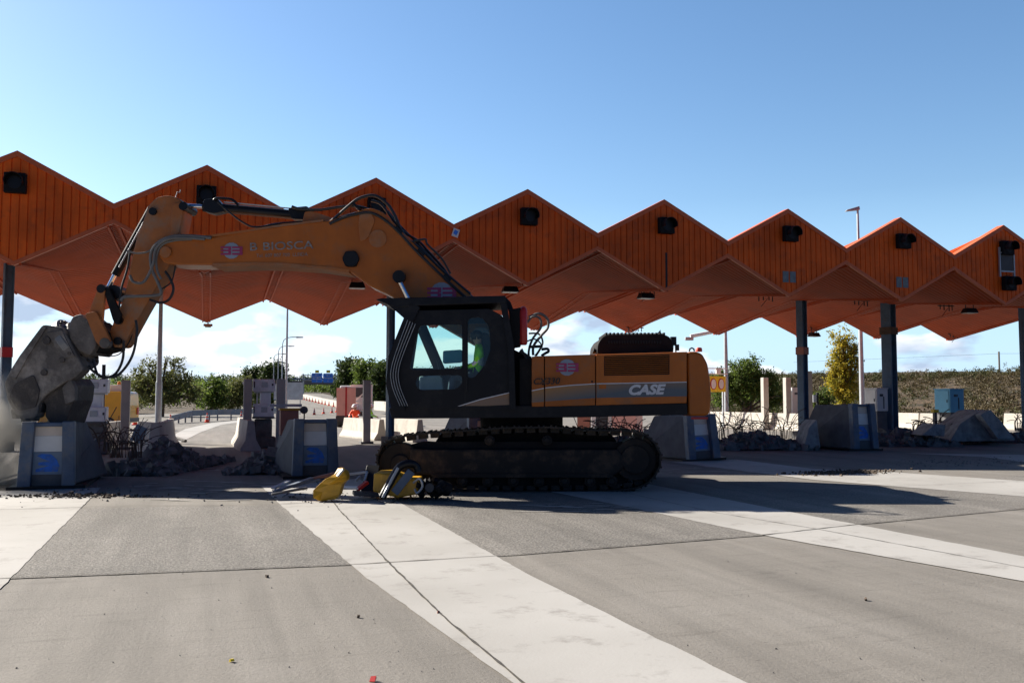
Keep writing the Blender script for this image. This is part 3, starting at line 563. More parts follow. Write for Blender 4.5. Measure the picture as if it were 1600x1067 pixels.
# tracks
loopT = rnd2([(585, 722), (592, 697), (612, 683), (660, 676), (720, 672), (790, 667), (860, 666), (925, 671), (985, 671), (1014, 679), (1032, 700), (1036, 722), (1026, 745), (1005, 763), (950, 769), (830, 770), (690, 770), (625, 768), (596, 752)], 10, 3)
def track(z0, z1):
    P = [D(u, v, z0) for u, v in loopT]; P = [Vector((p.dot(rt), 0, p.z)) for p in P]
    per = [0]
    for i in range(len(P)): per.append(per[-1]+(P[(i+1) % len(P)]-P[i]).length)
    n = 52; mb = MB(); cen = sum((p for p in P), Vector())/len(P)
    def at(s):
        s %= per[-1]
        for i in range(len(P)):
            if s <= per[i+1]:
                return P[i].lerp(P[(i+1) % len(P)], (s-per[i])/(per[i+1]-per[i]))
    for i in range(n):
        s = per[-1]*i/n; st = per[-1]/n; a, b = at(s-st*.02), at(s+st*1.0); d = (b-a).normalized(); nrm = Vector((-d.z, 0, d.x))
        if nrm.dot((a+b)/2-cen) < 0: nrm = -nrm
        def W3(p, z): return rt*p.x + fw*z + UP*p.z
        for (q0, q1, h0, h1, e0, e1) in ((a, b, -.03, .0, 0, 0), (a.lerp(b, .05), a.lerp(b, .2), 0, .025, 0, 0), (a.lerp(b, .45), a.lerp(b, .58), 0, .02, 0, 0), (a.lerp(b, .15), a.lerp(b, .85), -.11, -.03, .18, .18)):
            mb.hexa([W3(q0+nrm*h0, z0+e0), W3(q1+nrm*h0, z0+e0), W3(q1+nrm*h0, z1-e1), W3(q0+nrm*h0, z1-e1), W3(q0+nrm*h1, z0+e0), W3(q1+nrm*h1, z0+e0), W3(q1+nrm*h1, z1-e1), W3(q0+nrm*h1, z1-e1)])
    t = mb.build('track', MT['track'], ex)
    k = z0 - 15.8
    f = pr([(640, 700), (668, 702), (965, 702), (975, 712), (975, 732), (962, 742), (668, 742), (640, 740)], z0+.07, z1-.07).build('track_frame', MT['trackframe'], ex, bevel=.03); f.parent = t
    g_ = pr([(618, 700), (660, 690), (985, 690), (1000, 712), (990, 745), (960, 763), (650, 763), (620, 745)], z0+.24, z1-.24).build('added_dark_infill', MT['blackm'], ex); g_.parent = t  # added black plate; keeps light from showing through the gap around the rollers
    m2 = pr([(672, 740), (960, 740), (956, 746), (676, 746)], z0+.03, z1-.03); o = m2.build('frame_ledge', MT['trackframe'], ex); o.parent = t
    def wheel(px, py, rp, a, b, nm, m, hub=0):
        mb = ring(px, py, z0+a, z1-b, rp, 28)
        if hub: mb2 = ring(px, py, z0+a-.05, z0+a, rp*hub, 20); mb.add(mb2.v, mb2.f)
        o = mb.build(nm, m, ex, bevel=.015); o.parent = t
    wheel(625, 725, 33, .14, .14, 'idler', MT['trackframe'], .45)
    wheel(993, 718, 33, .12, .12, 'sprocket', MT['trackframe'], .68)
    for cx_ in (765, 855): wheel(cx_, 688, 8, .10, .3, 'carrier_roller', MT['trackframe'], .6)
    for cx_ in (682, 722, 762, 802, 842, 882, 922, 956): wheel(cx_, 752, 9, .12, .12, 'track_roller', MT['track'], .6)
    return t
track(15.80, 16.40); track(18.4, 19.0)
pr([(690, 676), (950, 674), (965, 690), (960, 715), (690, 715), (680, 690)], 16.45, 18.35).build('undercarriage', MT['blackm'], ex, bevel=.03)
c0 = D(815, 665, 17.4); MB().cyl(c0-UP*.12, c0+UP*.22, .78, 36).build('slew_ring', MT['blackm'], ex)
# upper structure
pr([(608, 637), (1074, 630), (1074, 648), (900, 652), (612, 654)], 15.88, 18.9, 3).build('deck_skirt', MT['cab'], ex, bevel=.02)
body = pr([(812, 560), (1072, 553), (1072, 632), (812, 638)], 15.95, 18.85).build('engine_bay', MT['blackm'], ex)
pr([(834, 556.5), (1074, 549.5), (1074, 553), (834, 560)], 15.9, 18.9).build('deck_top', MT['exo'], ex, bevel=.012)
doors = []
for (a, b, t0, t1, b0, b1) in ((831, 850, 557, 556.4, 635.2, 635), (851.5, 930, 556.4, 554, 635, 633), (931.5, 1073, 554, 550, 633, 629.5)):
    doors.append(pr([(a, t0), (b, t1), (b, b1), (a, b0)], 15.86, 15.95, 1).build('engine_door', MT['exo'], ex, bevel=.012))
pr([(831, 558), (929, 555), (929, 634), (831, 636)], 18.9, 18.98).build('engine_door', MT['exo'], ex)
# livery band
def livery():
    m, nt, b = newmat('livery_band'); tc = N(nt, 'ShaderNodeTexCoord'); s = N(nt, 'ShaderNodeSeparateXYZ'); L(nt, tc.outputs['Object'], s.inputs[0])
    mr = N(nt, 'ShaderNodeMapRange'); mr.inputs[1].default_value = .35; mr.inputs[2].default_value = 2.1
    zr = N(nt, 'ShaderNodeMapRange'); zr.inputs[1].default_value = 1.58; zr.inputs[2].default_value = 1.85; zr.inputs[3].default_value = .55; zr.inputs[4].default_value = -.35; L(nt, s.outputs['Z'], zr.inputs[0])
    L(nt, s.outputs['X'], mr.inputs[0]); a = N(nt, 'ShaderNodeMath', operation='ADD'); a.use_clamp = True; L(nt, mr.outputs[0], a.inputs[0]); L(nt, zr.outputs[0], a.inputs[1])
    mx = N(nt, 'ShaderNodeMix', data_type='RGBA'); L(nt, a.outputs[0], mx.inputs[0]); mx.inputs[6].default_value = (.42, .2, .05, 1); mx.inputs[7].default_value = (.10, .125, .15, 1)
    L(nt, mx.outputs[2], b.inputs['Base Color']); b.inputs['Roughness'].default_value = .4; return m
LIV = livery()
def decal(nm, poly, z, m, part=None, off=.006):
    mb = MB(); mb.add([D(u, v, z)-fw*off for u, v in poly], [tuple(range(len(poly)))]); o = mb.build(nm, m, ex, fix=False)
    if part: o.parent = part
    return o
decal('livery_stripe', [(831, 611), (850, 607), (850, 627.5), (831, 629)], 15.86, LIV, doors[0])
decal('livery_stripe', [(852, 606.5), (890, 602.5), (930, 600), (930, 621.5), (852, 627)], 15.86, LIV, doors[1])
decal('livery_stripe', [(932, 600), (1073, 597.5), (1073, 619), (932, 621.5)], 15.86, LIV, doors[2])
decal('livery_line', [(831, 609.6), (850, 605.8), (850, 607.2), (831, 611.2)], 15.86, MT['decalw'], doors[0], .008)
decal('livery_line', [(852, 605.2), (890, 601.3), (930, 598.8), (930, 600.2), (890, 602.8), (852, 606.8)], 15.86, MT['decalw'], doors[1], .008)
decal('livery_line', [(932, 598.8), (1073, 596.2), (1073, 597.6), (932, 600.2)], 15.86, MT['decalw'], doors[2], .008)
def etext(nm, s, px, py, z, hpx, m, shear=0, bold=0, width=1., slope=0., part=None, off=.010):
    u = (rt*math.cos(slope)+UP*math.sin(slope)); v = (UP*math.cos(slope)-rt*math.sin(slope))
    o = text(nm, s, m, ex, D(px, py, z)-fw*off, u, v, hpx/F*z/.70, shear, bold, width)
    if part: o.parent = part
    return o
etext('lettering', 'CASE', 1008, 609.5, 15.86, 14.5, MT['decalw'], .28, .011, 1.14, .02, doors[2])
etext('lettering', 'CX330', 853, 596, 15.80, 9.5, MT['decalblk'], .25, .003, 1.05, .02)
def bb_logo(px, py, z, s, part, slope=0.):
    k = 14; 
    decal('logo_disc', [(px+math.cos(2*math.pi*i/k)*13.5*s, py+math.sin(2*math.pi*i/k)*13*s) for i in range(k)], z, MT['logoblue'], part, .012)
    for sx_ in (-9.2, 9.2):
        mb = MB(); bars = [(-8, -6.6, 6.6, -3.8), (-8, -1.6, 6.6, 1.2), (-8, 3.8, 6.6, 6.8), (4.4, -6.6, 8.6, -.4), (4.4, 0.2, 8.6, 6.8)]
        for (a, b, c, d) in bars:
            mb.add([D(px+(sx_+u)*s, py+v*s, z)-fw*(.016+.0008*len(mb.f)) for u, v in ((a, b), (c, b), (c, d), (a, d))], [(0, 1, 2, 3)])
        o = mb.build('logo_letter', MT['magenta'], ex, fix=False); o.parent = part
bb_logo(886, 574, 15.86, 1., doors[1])
# louvre
pr([(944, 556.5), (1046, 554), (1046, 585), (944, 587)], 15.855, 15.90).build('louvre_recess', MT['blackm'], ex).parent = doors[2]
lv = MB()
for i in range(10):
    y = 557.6+i*2.95; a, b, c = D(945, y, 15.85), D(1045, y-2.3, 15.85), 0
    lv.hexa([a+fw*.005, b+fw*.005, b+fw*.05+UP*.008, a+fw*.05+UP*.008, a-UP*.016-fw*.006, b-UP*.016-fw*.006, b-UP*.008+fw*.05, a-UP*.008+fw*.05])
lv.build('louvre_slats', MT['exo'], ex).parent = doors[2]
decal('reflector', [(936, 601), (947, 600.8), (947, 607.2), (936, 607.4)], 15.86, MT['exo'], doors[2], .012)
for (u, v) in ((925, 596), (848, 600)): ring(u, v, 15.85, 15.87, 1.6, 10).build('door_latch', MT['black'], ex).parent = doors[1]
cw = pr(rnd2([(1074, 549.5), (1088, 549), (1098, 553), (1106, 568), (1110, 592), (1112, 622), (1110, 644), (1104, 650), (1076, 650)], 5, 4), 15.9, 18.9).build('counterweight', MT['exo'], ex, smooth=True, bevel=.16, seg=4)
decal('reflector', [(1080, 651.5), (1106, 651.5), (1106, 655), (1080, 655)], 16.1, MT['red'], cw, 0)
hood = pr(rnd2([(933, 553), (934, 538), (940, 528), (950, 523), (1036, 522), (1046, 526), (1051, 535), (1053, 551)], 4, 3), 16.7, 18.3).build('engine_hood', MT['blackm'], ex, smooth=True, bevel=.08, seg=3)
hb = MB()
for i in range(16):
    a = D(948+i*6, 521.6, 16.78); hb.beam(a, a+fw*1.4, .032, .045)
hb.build('hood_ribs', MT['blackm'], ex).parent = hood
hs_ = MB()
for i in range(20):
    a = D(952+i*4.2, 534.5, 16.69); hs_.box(a, (.026, .02, .05), -PSI)
hs_.build('hood_slots', MT['black'], ex).parent = hood
m_ = MB(); m_.beam(D(1056, 551, 16.2), D(1056, 540, 16.2), .02, .02); m_.box(D(1058, 543, 16.2), (.07, .05, .11), -PSI-.3); m_.build('rear_mirror', MT['black'], ex)
m_ = MB(); m_.box(D(1052, 533, 17.2), (.1, .12, .16), -PSI); m_.beam(D(1051, 546, 17.2), D(1051, 535, 17.2), .03, .03); m_.build('camera_box', MT['black'], ex)
m_ = MB(); m_.add(*(lambda p: (p, [(0, 1, 2), (3, 5, 4), (0, 3, 4, 1), (1, 4, 5, 2), (2, 5, 3, 0)]))([D(1026, 522, 17), D(1033, 522, 17), D(1032, 515, 17), D(1026, 522, 17.05), D(1033, 522, 17.05), D(1032, 515, 17.05)])); m_.build('antenna_fin', MT['black'], ex)
b_ = MB(); b_.lathe(D(1092, 549.5, 16.6), [(.06, 0), (.06, .05), (.045, .075), (.0, .08)], 14); b_.build('beacon', MT['coneo'], ex, smooth=True)
hk = MB(); hk.tube([D(1077, 549, 16.4), D(1078, 545, 16.4), D(1081, 543.6, 16.4), D(1084, 545, 16.4), D(1085, 549, 16.4)], .015); hk.build('lifting_eye', MT['black'], ex)
MB().tube([D(932, 550, 16.9), D(927, 548, 16.9)], [.03, .06]).build('exhaust_stub', MT['black'], ex)
# dark gap between cab and house
pr([(801, 545), (831, 560), (831, 638), (801, 640)], 16.3, 18.6).build('pump_bay', MT['blackm'], ex)
# ---- cab
cabo = [(630, 637), (622, 612), (621, 577), (630, 535), (643, 500), (652, 486), (764, 483), (783, 493), (795, 522), (801, 560), (803, 639)]
win1 = rnd2([(640, 574), (646, 546), (656, 508), (722, 507), (722, 576), (645, 578)], 5, 3)
win2 = rnd2([(731, 497), (752, 495), (764, 510), (767, 545), (758, 570), (741, 590), (731, 590)], 6, 3)
win3 = rnd2([(653, 587), (722, 586), (722, 600), (712, 608), (655, 609), (648, 600)], 6, 3)
cside = plate2d(cabo, [win1, win2, win3], S(NEAR, NEAR+.07)).build('cab_side', MT['cab'], ex, bevel=.006)
far_w = [(645, 575), (655, 508), (770, 505), (775, 575)]
plate2d(cabo, [far_w], S(17.0, 17.06)).build('cab_side', MT['cab'], ex)
for nm, w_ in (('side_window', win1), ('rear_side_window', win2), ('lower_window', win3)):
    o = MB(); o.add([D(u, v, NEAR+.035) for u, v in w_], [tuple(range(len(w_)))]); o.build(nm, MT['glass'], ex, fix=False).parent = cside
o = MB(); o.add([D(u, v, 17.03) for u, v in far_w], [tuple(range(4))]); o.build('far_window', MT['glass'], ex, fix=False)
# front glass, roof, floor, rear wall strips spanning the cab width
def strip(pts, z0, z1, nm, m, th=.04):
    mb = MB()
    for a, b in zip(pts[:-1], pts[1:]):
        A, B = D(*a, NEAR), D(*b, NEAR); d = (B-A).normalized(); n_ = Vector(d.cross(fw)).normalized()*th/2
        o0, o1 = fw*(z0-NEAR), fw*(z1-NEAR)
        mb.hexa([A+o0-n_, B+o0-n_, B+o1-n_, A+o1-n_, A+o0+n_, B+o0+n_, B+o1+n_, A+o1+n_])
    return mb.build(nm, m, ex)
fg = MB()
ftop, fbot = (648, 492), (621, 577)
fg.add([D(*ftop, NEAR)+fw*.06, D(*fbot, NEAR)+fw*.06, D(*fbot, NEAR)+fw*1.14, D(*ftop, NEAR)+fw*1.14], [(0, 1, 2, 3)]); fg.build('windscreen', MT['glass'], ex, fix=False)
strip([(621, 612), (630, 637)], NEAR+.02, 17.04, 'cab_nose', MT['cab']); strip([(624, 577), (624, 612)], NEAR+.9, 17.04, 'cab_nose', MT['cab'])
strip([(648, 488), (764, 485), (783, 495)], NEAR+.02, 17.04, 'cab_roof', MT['cab'], .06)
strip([(630, 634), (802, 635)], NEAR+.02, 17.04, 'cab_floor', MT['cab'])
strip([(783, 495), (795, 522)], NEAR+.02, 17.04, 'cab_back', MT['cab']); strip([(798, 560), (801, 639)], NEAR+.02, 17.04, 'cab_back', MT['cab'])
decal('door_seam', [(726, 492), (727.4, 492), (727.4, 634), (726, 634)], NEAR, MT['black'], cside, .004)
decal('livery_stripe', [(716, 634), (750, 624), (800, 613), (802, 613), (802, 632), (760, 634)], NEAR, LIV, cside, .004)
decal('livery_line', [(715, 634.5), (750, 623.4), (800, 611.8), (800, 613.2), (750, 625), (719, 634.5)], NEAR, MT['decalw'], cside, .007)
MB().beam(D(729, 590, NEAR-.05), D(729, 612, NEAR-.05), .02, .02).build('door_handle', MT['black'], ex).parent = cside
# seat, console, levers seen through the glass
pr(rnd2([(748, 520), (764, 520), (770, 560), (768, 600), (720, 604), (718, 594), (748, 588)], 6), 16.15, 16.65).build('driver_seat', MT['seat'], ex, bevel=.04)
pr([(655, 588), (690, 586), (694, 612), (655, 612)], 16.6, 16.95).build('console', MT['lilac'], ex, bevel=.03)
pr(rnd2([(692, 548), (722, 546), (722, 566), (692, 568)], 3), 16.75, 16.9).build('side_console', MT['cabin_b'], ex, bevel=.02)
MB().tube([D(690, 590, 16.3), D(684, 566, 16.3), D(682, 560, 16.3)], .02).build('control_lever', MT['black'], ex)
# ---- guard cage
gp = [(640, 474), (607, 556), (603, 600), (612, 641), (633, 641), (624, 610), (623, 570), (634, 525), (656, 480)]
for z0 in (15.78, 16.98): plate2d(gp, [], S(z0, z0+.05)).build('guard_side', MT['cab'], ex)
gb = MB()
for k in range(7):
    zz0 = 15.9+k*.18; o0 = fw*(zz0-NEAR)
    pts = bez([D(641, 486, NEAR)+o0, D(621, 535, NEAR)+o0, D(610, 568, NEAR)+o0, D(607, 600, NEAR)+o0, D(616, 636, NEAR)+o0], 4); gb.tube(pts, .018, 6)
gb.build('guard_bars', MT['black'], ex)
rail = MB()
for k, (u0, u1) in enumerate(((637, 613), (641, 617), (645, 621), (649, 625))):
    pts = [D(u0, 500+k*2, 15.77), D(u1, 568, 15.77), D(u1-1, 600, 15.77), D(u1+12, 634, 15.77)]; rail.tube(bez(pts, 5), .006, 6)
rail.build('guard_rails', MT['galv'], ex)
pr([(587, 468), (594, 466), (790, 462), (790, 473), (640, 478), (620, 481)], 15.78, 17.1).build('roof_guard', MT['cab'], ex, bevel=.01)
pr([(600, 470), (655, 470), (650, 496), (640, 505)], 15.8, 15.86).build('guard_gusset', MT['cab'], ex)
for (a, b, c) in (((779, 466), (792, 466), 15.79), ): 
    for z0 in (15.79, 17.0):
        pr([(780, 464), (790, 463), (803, 540), (806, 640), (796, 641), (794, 548)], z0, z0+.07).build('guard_post', MT['cab'], ex)
pr([(790, 464), (798, 472), (812, 510), (806, 514), (790, 474)], 16.6, 16.68).build('guard_post', MT['cab'], ex)
wl = MB(); wl.box(D(648, 484, 15.9), (.12, .12, .1), -PSI); wl.build('work_lamp', MT['black'], ex)
# tank and extinguisher behind the cab
pr([(795, 484), (814, 480), (814, 540), (800, 542)], 16.05, 16.6).build('black_tank', MT['blackm'], ex, bevel=.02)
e_ = MB(); e0 = D(817.5, 539, 16.1); e_.lathe(e0, [(.055, 0), (.075, .03), (.075, .6), (.05, .66), (.02, .68)], 18); e_.build('red_cylinder', MT['red'], ex, smooth=True)
b_ = MB(); b_.beam(D(812, 548, 16.1), D(830, 560, 16.1), .05, .05); b_.beam(D(826, 542, 16.4), D(848, 541, 16.4), .04, .05); b_.build('cylinder_bracket', MT['black'], ex)
# looping hoses behind the cab
for pts, r, zz0, m in (([(831, 575), (826, 552), (832, 530), (845, 512), (843, 497), (832, 495), (824, 504)], .022, 16.6, 'greyhose'), ([(833, 555), (834, 540), (846, 524), (856, 512), (855, 498), (842, 490), (826, 496)], .026, 16.8, 'greyhose'),
                       ([(836, 556), (842, 548), (848, 535), (842, 522), (826, 521)], .018, 17.0, 'rubber'), ([(824, 533), (836, 530), (846, 540), (838, 556)], .014, 17.2, 'rubber'), ([(846, 556), (852, 552), (857, 549), (855, 545), (846, 546)], .025, 16.5, 'rubber'), ([(815, 545), (820, 556), (826, 566), (831, 570)], .02, 16.2, 'greyhose')):
    MB().tube(bez([D(u, v, zz0) for u, v in pts], 7), r, 8).build('hydraulic_hose', MT[m], ex, smooth=True)
# ---- boom
BN, BF = 17.05, 17.75
boomo = rnd2([(246, 396), (252, 381), (266, 374), (300, 372.5), (330, 371), (380, 362), (430, 354), (480, 348), (515, 344.5), (545, 335), (562, 328), (580, 325), (598, 331), (620, 353), (650, 384), (690, 424), (735, 461), (800, 520), (806, 545), (770, 555), (700, 515), (650, 486), (606, 460), (578, 447), (546, 424), (500, 417), (440, 413), (400, 412), (330, 414), (275, 413.5), (256, 411)], 5, 2)
boom = pr(boomo, BN, BF).build('boom', MT['exo'], ex, bevel=.025)
pr([(332, 411.5), (400, 409.8), (440, 410.6), (520, 417.5), (546, 421.5), (545, 426), (500, 419.5), (440, 415.2), (400, 414.2), (332, 416.5)], BN-.02, BF+.02).build('boom_flange', MT['exarm'], ex).parent = boom
pr([(300, 371), (380, 360), (430, 352), (505, 343), (505, 346), (430, 355), (380, 363.5), (300, 374.5)], BN-.02, BF+.02).build('boom_flange', MT['exarm'], ex).parent = boom
ring(258, 394, BN-.05, BF+.05, 9, 20).build('boom_tip_pin', MT['exarm'], ex).parent = boom
bb_logo(362, 392, BN, .98, boom)
etext('lettering', 'B', 396, 386.5, BN, 12.5, MT['txtgrey'], 0, .002, 1.30, .035, boom); etext('lettering', 'BIOSCA', 450, 384.7, BN, 12.5, MT['txtgrey'], 0, .002, 1.30, .035, boom)
etext('lettering', 'Tel. 607 807 700  LLEIDA', 441, 399, BN, 5.5, MT['txtgrey'], 0, 0, .98, .03, boom)
bb_logo(690, 458, BN, 1.3, boom)
# lugs, lamps and pins on the boom
pr(rnd2([(472, 348), (476, 331), (488, 330), (520, 341), (520, 347)], 3), 17.25, 17.55).build('cylinder_lug', MT['exarm'], ex, bevel=.01).parent = boom
ring(548, 404, BN-.09, BN, 12, 20).build('boom_lamp', MT['black'], ex).parent = boom
pr(rnd2([(540, 392), (556, 392), (562, 404), (556, 417), (540, 417), (534, 404)], 4), BN-.06, BN-.01).build('boom_lamp', MT['blackm'], ex, bevel=.01).parent = boom
ring(623, 432, BN-.16, BF+.16, 10, 22).build('cylinder_pin', MT['black'], ex).parent = boom
ring(590, 373, BN-.02, BN, 14, 22).build('access_plate', MT['exarm'], ex).parent = boom
pr(rnd2([(560, 352), (562, 333), (578, 330), (586, 345), (575, 372), (563, 378)], 4), BN-.03, BN).build('reinforcing_plate', MT['exarm'], ex, bevel=.008).parent = boom
for zc in (BN-.09, BF+.09):
    c_ = MB().cyl(D(625, 440, zc), D(655, 500, zc), .045, 16).build('boom_cylinder', MT['chrome'], ex, smooth=True)
    sub(MB().cyl(D(648, 486, zc), D(690, 585, zc), .10, 18), 'cylinder_barrel', MT['black'], c_, smooth=True)
# ---- stick (arm)
AN, AF = 17.18, 17.62
sticko = rnd2([(233, 319), (245, 308), (262, 305), (280, 310), (289, 321), (287, 342), (280, 372), (272, 398), (262, 418), (246, 446), (222, 487), (200, 527), (191, 543), (174, 542), (166, 531), (178, 500), (192, 468), (199, 440), (204, 410), (213, 372)], 5, 2)
stick = pr(sticko, AN, AF).build('stick', MT['exarm'], ex, bevel=.025)
pr(rnd2([(270, 318), (283, 316), (286, 330), (279, 365), (268, 370), (266, 345)], 4), AN-.03, AN).build('reinforcing_plate', MT['exarm'], ex, bevel=.008).parent = stick
for (u, v, r) in ((286, 322, 7), (238, 330, 6), (184, 500, 7), (183, 533, 6)): ring(u, v, AN-.06, AF+.06, r, 16).build('stick_pin', MT['black'], ex).parent = stick
# stick cylinder on top of the boom
cy = MB().cyl(D(288, 321.5, 17.4), D(330, 324, 17.4), .042, 14).build('stick_cylinder', MT['chrome'], ex, smooth=True)
sub(MB().tube([D(318, 323, 17.4), D(322, 323.2, 17.4), D(322.5, 323.2, 17.4), D(484, 338, 17.4)], [.10, .10, .088, .088], 18), 'cylinder_barrel', MT['black'], cy, smooth=True)
sub(pr(rnd2([(318, 312), (338, 309), (346, 318), (352, 330), (334, 334), (318, 330)], 3), 17.29, 17.51), 'cylinder_head', MT['black'], cy, bevel=.02)
sub(MB().tube(bez([D(u, v, 17.25) for u, v in [(334, 313), (340, 310), (362, 312), (372, 321)]], 5), .025, 8), 'cylinder_pipe', MT['black'], cy, smooth=True)
sub(MB().tube([D(350, 316, 17.32), D(455, 326, 17.32)], .013, 6), 'cylinder_pipe', MT['galv'], cy, smooth=True)
sub(pr(rnd2([(450, 325), (480, 322), (486, 330), (486, 344), (455, 342)], 3), 17.3, 17.5), 'cylinder_base', MT['cab'], cy, bevel=.02)
# bucket cylinder down the outside of the stick
bc = MB().cyl(D(184, 420, 17.4), D(168, 452, 17.4), .045, 14).build('crusher_cylinder', MT['chrome'], ex, smooth=True)
sub(MB().tube([D(237, 326, 17.4), D(180, 430, 17.4)], [.075, .08], 18), 'cylinder_barrel', MT['blackm'], bc, smooth=True)
sub(MB().tube([D(233, 332, 17.27), D(186, 418, 17.27)], .016, 6), 'cylinder_pipe', MT['galv'], bc, smooth=True)
sub(pr(rnd2([(232, 320), (240, 325), (236, 345), (222, 350)], 3), 17.28, 17.52), 'cylinder_base', MT['black'], bc, bevel=.02)
# ---- linkage
ring(157.5, 451, 17.0, 17.8, 7, 18).build('linkage_pin', MT['black'], ex)
ring(177, 457, 17.15, 17.65, 12, 18).build('linkage_pin', MT['black'], ex)
for z0 in (17.0, 17.72):
    pr([(152, 452), (164, 452), (160, 500), (146, 520), (134, 500)], z0, z0+.08).build('linkage_bar', MT['exarm'], ex, bevel=.01)
    pr([(160, 448), (170, 450), (190, 492), (184, 506), (176, 500)], z0+.02, z0+.08).build('linkage_bar', MT['blackm'], ex, bevel=.01)
    pr(rnd2([(132, 490), (150, 486), (172, 530), (170, 541), (160, 545), (150, 535)], 4), z0-.06, z0+.02).build('linkage_bar', MT['exarm'], ex, bevel=.015)
    ring(163, 536, z0-.08, z0+.06, 8, 18).build('linkage_pin', MT['crusher'], ex)
pr([(150, 500), (170, 520), (176, 545), (150, 552), (140, 530)], 17.1, 17.7).build('linkage_block', MT['blackm'], ex, bevel=.02)
# ---- crusher
cr_ = pr(rnd2([(106, 508), (113, 494), (126, 490), (138, 500), (150, 522), (150, 542), (140, 556), (122, 548), (108, 528)], 4), 16.95, 17.85).build('crusher', MT['crusher'], ex, bevel=.04)
ax0 = D(120, 537, 17.4); ax = (D(60, 585, 17.4)-D(150, 520, 17.4)).normalized()
sub(MB().cyl(ax0-ax*.16, ax0-ax*.04, .40, 36), 'rotator_ring', MT['crusher'], cr_, bevel=.015)
sub(MB().cyl(ax0-ax*.04, ax0+ax*.10, .55, 40), 'rotator_ring', MT['crushmid'], cr_, bevel=.02)
sub(MB().cyl(ax0+ax*.10, ax0+ax*.3, .43, 36), 'rotator_ring', MT['crusherdark'], cr_, bevel=.015)
bolts = MB(); u_ = ax.cross(fw).normalized()
for i in range(16):
    a = 2*math.pi*i/16; p = ax0-ax*.04+(u_*math.cos(a)+fw*math.sin(a))*.48; bolts.cyl(p-ax*.03, p, .03, 6)
sub(bolts, 'ring_bolts', MT['crusherdark'], cr_)
ujo = rnd2([(66, 507), (94, 510.5), (103, 522), (126, 566), (130, 578), (118, 590), (98, 600), (70, 618), (60, 632), (57, 652), (42, 655), (22, 648), (10, 622), (6, 597), (18, 574), (30, 555)], 4, 2)
for z0 in (16.9, 17.58):
    sub(pr(ujo, z0, z0+.32), 'upper_jaw', MT['crusher'], cr_, bevel=.03)
core = [(40+(u-50)*.9, 575+(v-575)*.92) for u, v in ujo]
sub(pr([(u+9, v) for u, v in core], 17.2, 17.6), 'jaw_core', MT['crusherdark'], cr_)
for p0 in ([(14, 590), (36, 552), (66, 512), (72, 512), (44, 556), (24, 592)], [(72, 520), (96, 516), (116, 556), (100, 560)]):
    sub(pr(p0, 16.87, 16.9), 'wear_plate', MT['crusher'], cr_, bevel=.006)
sub(pr(rnd2([(22, 600), (52, 585), (62, 610), (56, 636), (28, 642), (14, 620)], 5), 16.875, 16.9), 'wear_plate', MT['crusherdark'], cr_, bevel=.006)
for (u, v, r) in ((72, 532, 6), (96, 562, 4.5), (68, 582, 5), (108, 552, 3)): sub(ring(u, v, 16.86, 16.9, r, 16), 'jaw_pin', MT['crusherdark'], cr_)
for i, (u, v) in enumerate(((22, 646), (36, 652), (50, 650), (60, 636))):
    for z0 in (16.95, 17.65): sub(pr([(u-6, v-6), (u+6, v-6), (u+3, v+8), (u-3, v+8)], z0, z0+.2), 'jaw_tooth', MT['crusherdark'], cr_, bevel=.01)
ljo = rnd2([(74, 612), (98, 598), (110, 590), (118, 602), (115, 626), (108, 644), (102, 662), (80, 664), (70, 650), (72, 634), (64, 622)], 2, 2)
sub(pr(ljo, 17.0, 17.8), 'lower_jaw', MT['crusherdark'], cr_, bevel=.04)
sub(pr(rnd2([(97, 606), (110, 591), (117, 606), (116, 626), (102, 632)], 3), 16.92, 17.05), 'jaw_cylinder', MT['crusher'], cr_, bevel=.03)
for (u, v) in ((70, 622), (80, 614), (90, 607)): sub(pr([(u-4, v+5), (u-6, v-7), (u+4, v+1)], 17.1, 17.7), 'jaw_tooth', MT['crusherdark'], cr_)
# ---- hoses along boom and stick
def hose(pts, r, z, m='rubber'):
    zs = z if isinstance(z, (list, tuple)) else [z]*len(pts)
    MB().tube(bez([D(u, v, q) for (u, v), q in zip(pts, zs)], 6), r, 8).build('hydraulic_hose', MT[m], ex, smooth=True)
hose([(456, 323), (470, 327), (500, 328), (530, 324), (560, 323), (590, 334), (615, 352), (640, 384), (660, 398), (700, 432), (742, 468)], .028, 17.2)
hose([(508, 352), (520, 344), (545, 322), (562, 310), (585, 306), (604, 318), (616, 335), (632, 368), (660, 392), (690, 422), (735, 460)], .030, 17.1)
hose([(515, 350), (535, 341), (556, 335), (580, 333), (604, 346), (626, 366), (650, 392), (700, 440), (740, 476)], .026, 17.02)
hose([(400, 358), (430, 350), (480, 346), (520, 342), (555, 333), (578, 328), (600, 342)], .02, 17.3)
hose([(340, 316), (356, 330), (380, 348), (400, 355), (440, 349)], .018, 17.15)
hose([(580, 314), (596, 320), (615, 345), (630, 362), (655, 378), (668, 392), (690, 416), (700, 430)], .026, 17.35)
hose([(606, 330), (624, 352), (650, 378), (672, 402), (682, 414), (700, 436), (726, 458)], .022, 17.5)
hose([(644, 378), (664, 374), (668, 382), (690, 404), (704, 428)], .02, 17.05)
hose([(330, 372), (300, 369), (268, 370), (246, 380), (236, 396), (237, 420), (246, 440), (252, 458), (240, 462), (215, 463), (195, 464), (189, 470)], .030, 17.0, 'greyhose')
hose([(320, 374), (290, 372), (262, 374), (244, 388), (240, 410), (232, 430), (222, 442), (208, 440), (203, 430)], .026, 16.98, 'greyhose')
hose([(300, 374), (272, 376), (252, 384), (244, 404), (246, 424), (252, 436)], .024, 17.02, 'greyhose')
hose([(198, 392), (214, 396), (232, 393), (246, 382)], .018, 17.05, 'greyhose')
hose([(258, 424), (266, 436), (271, 452), (264, 468), (250, 473), (234, 468)], .024, 17.1)
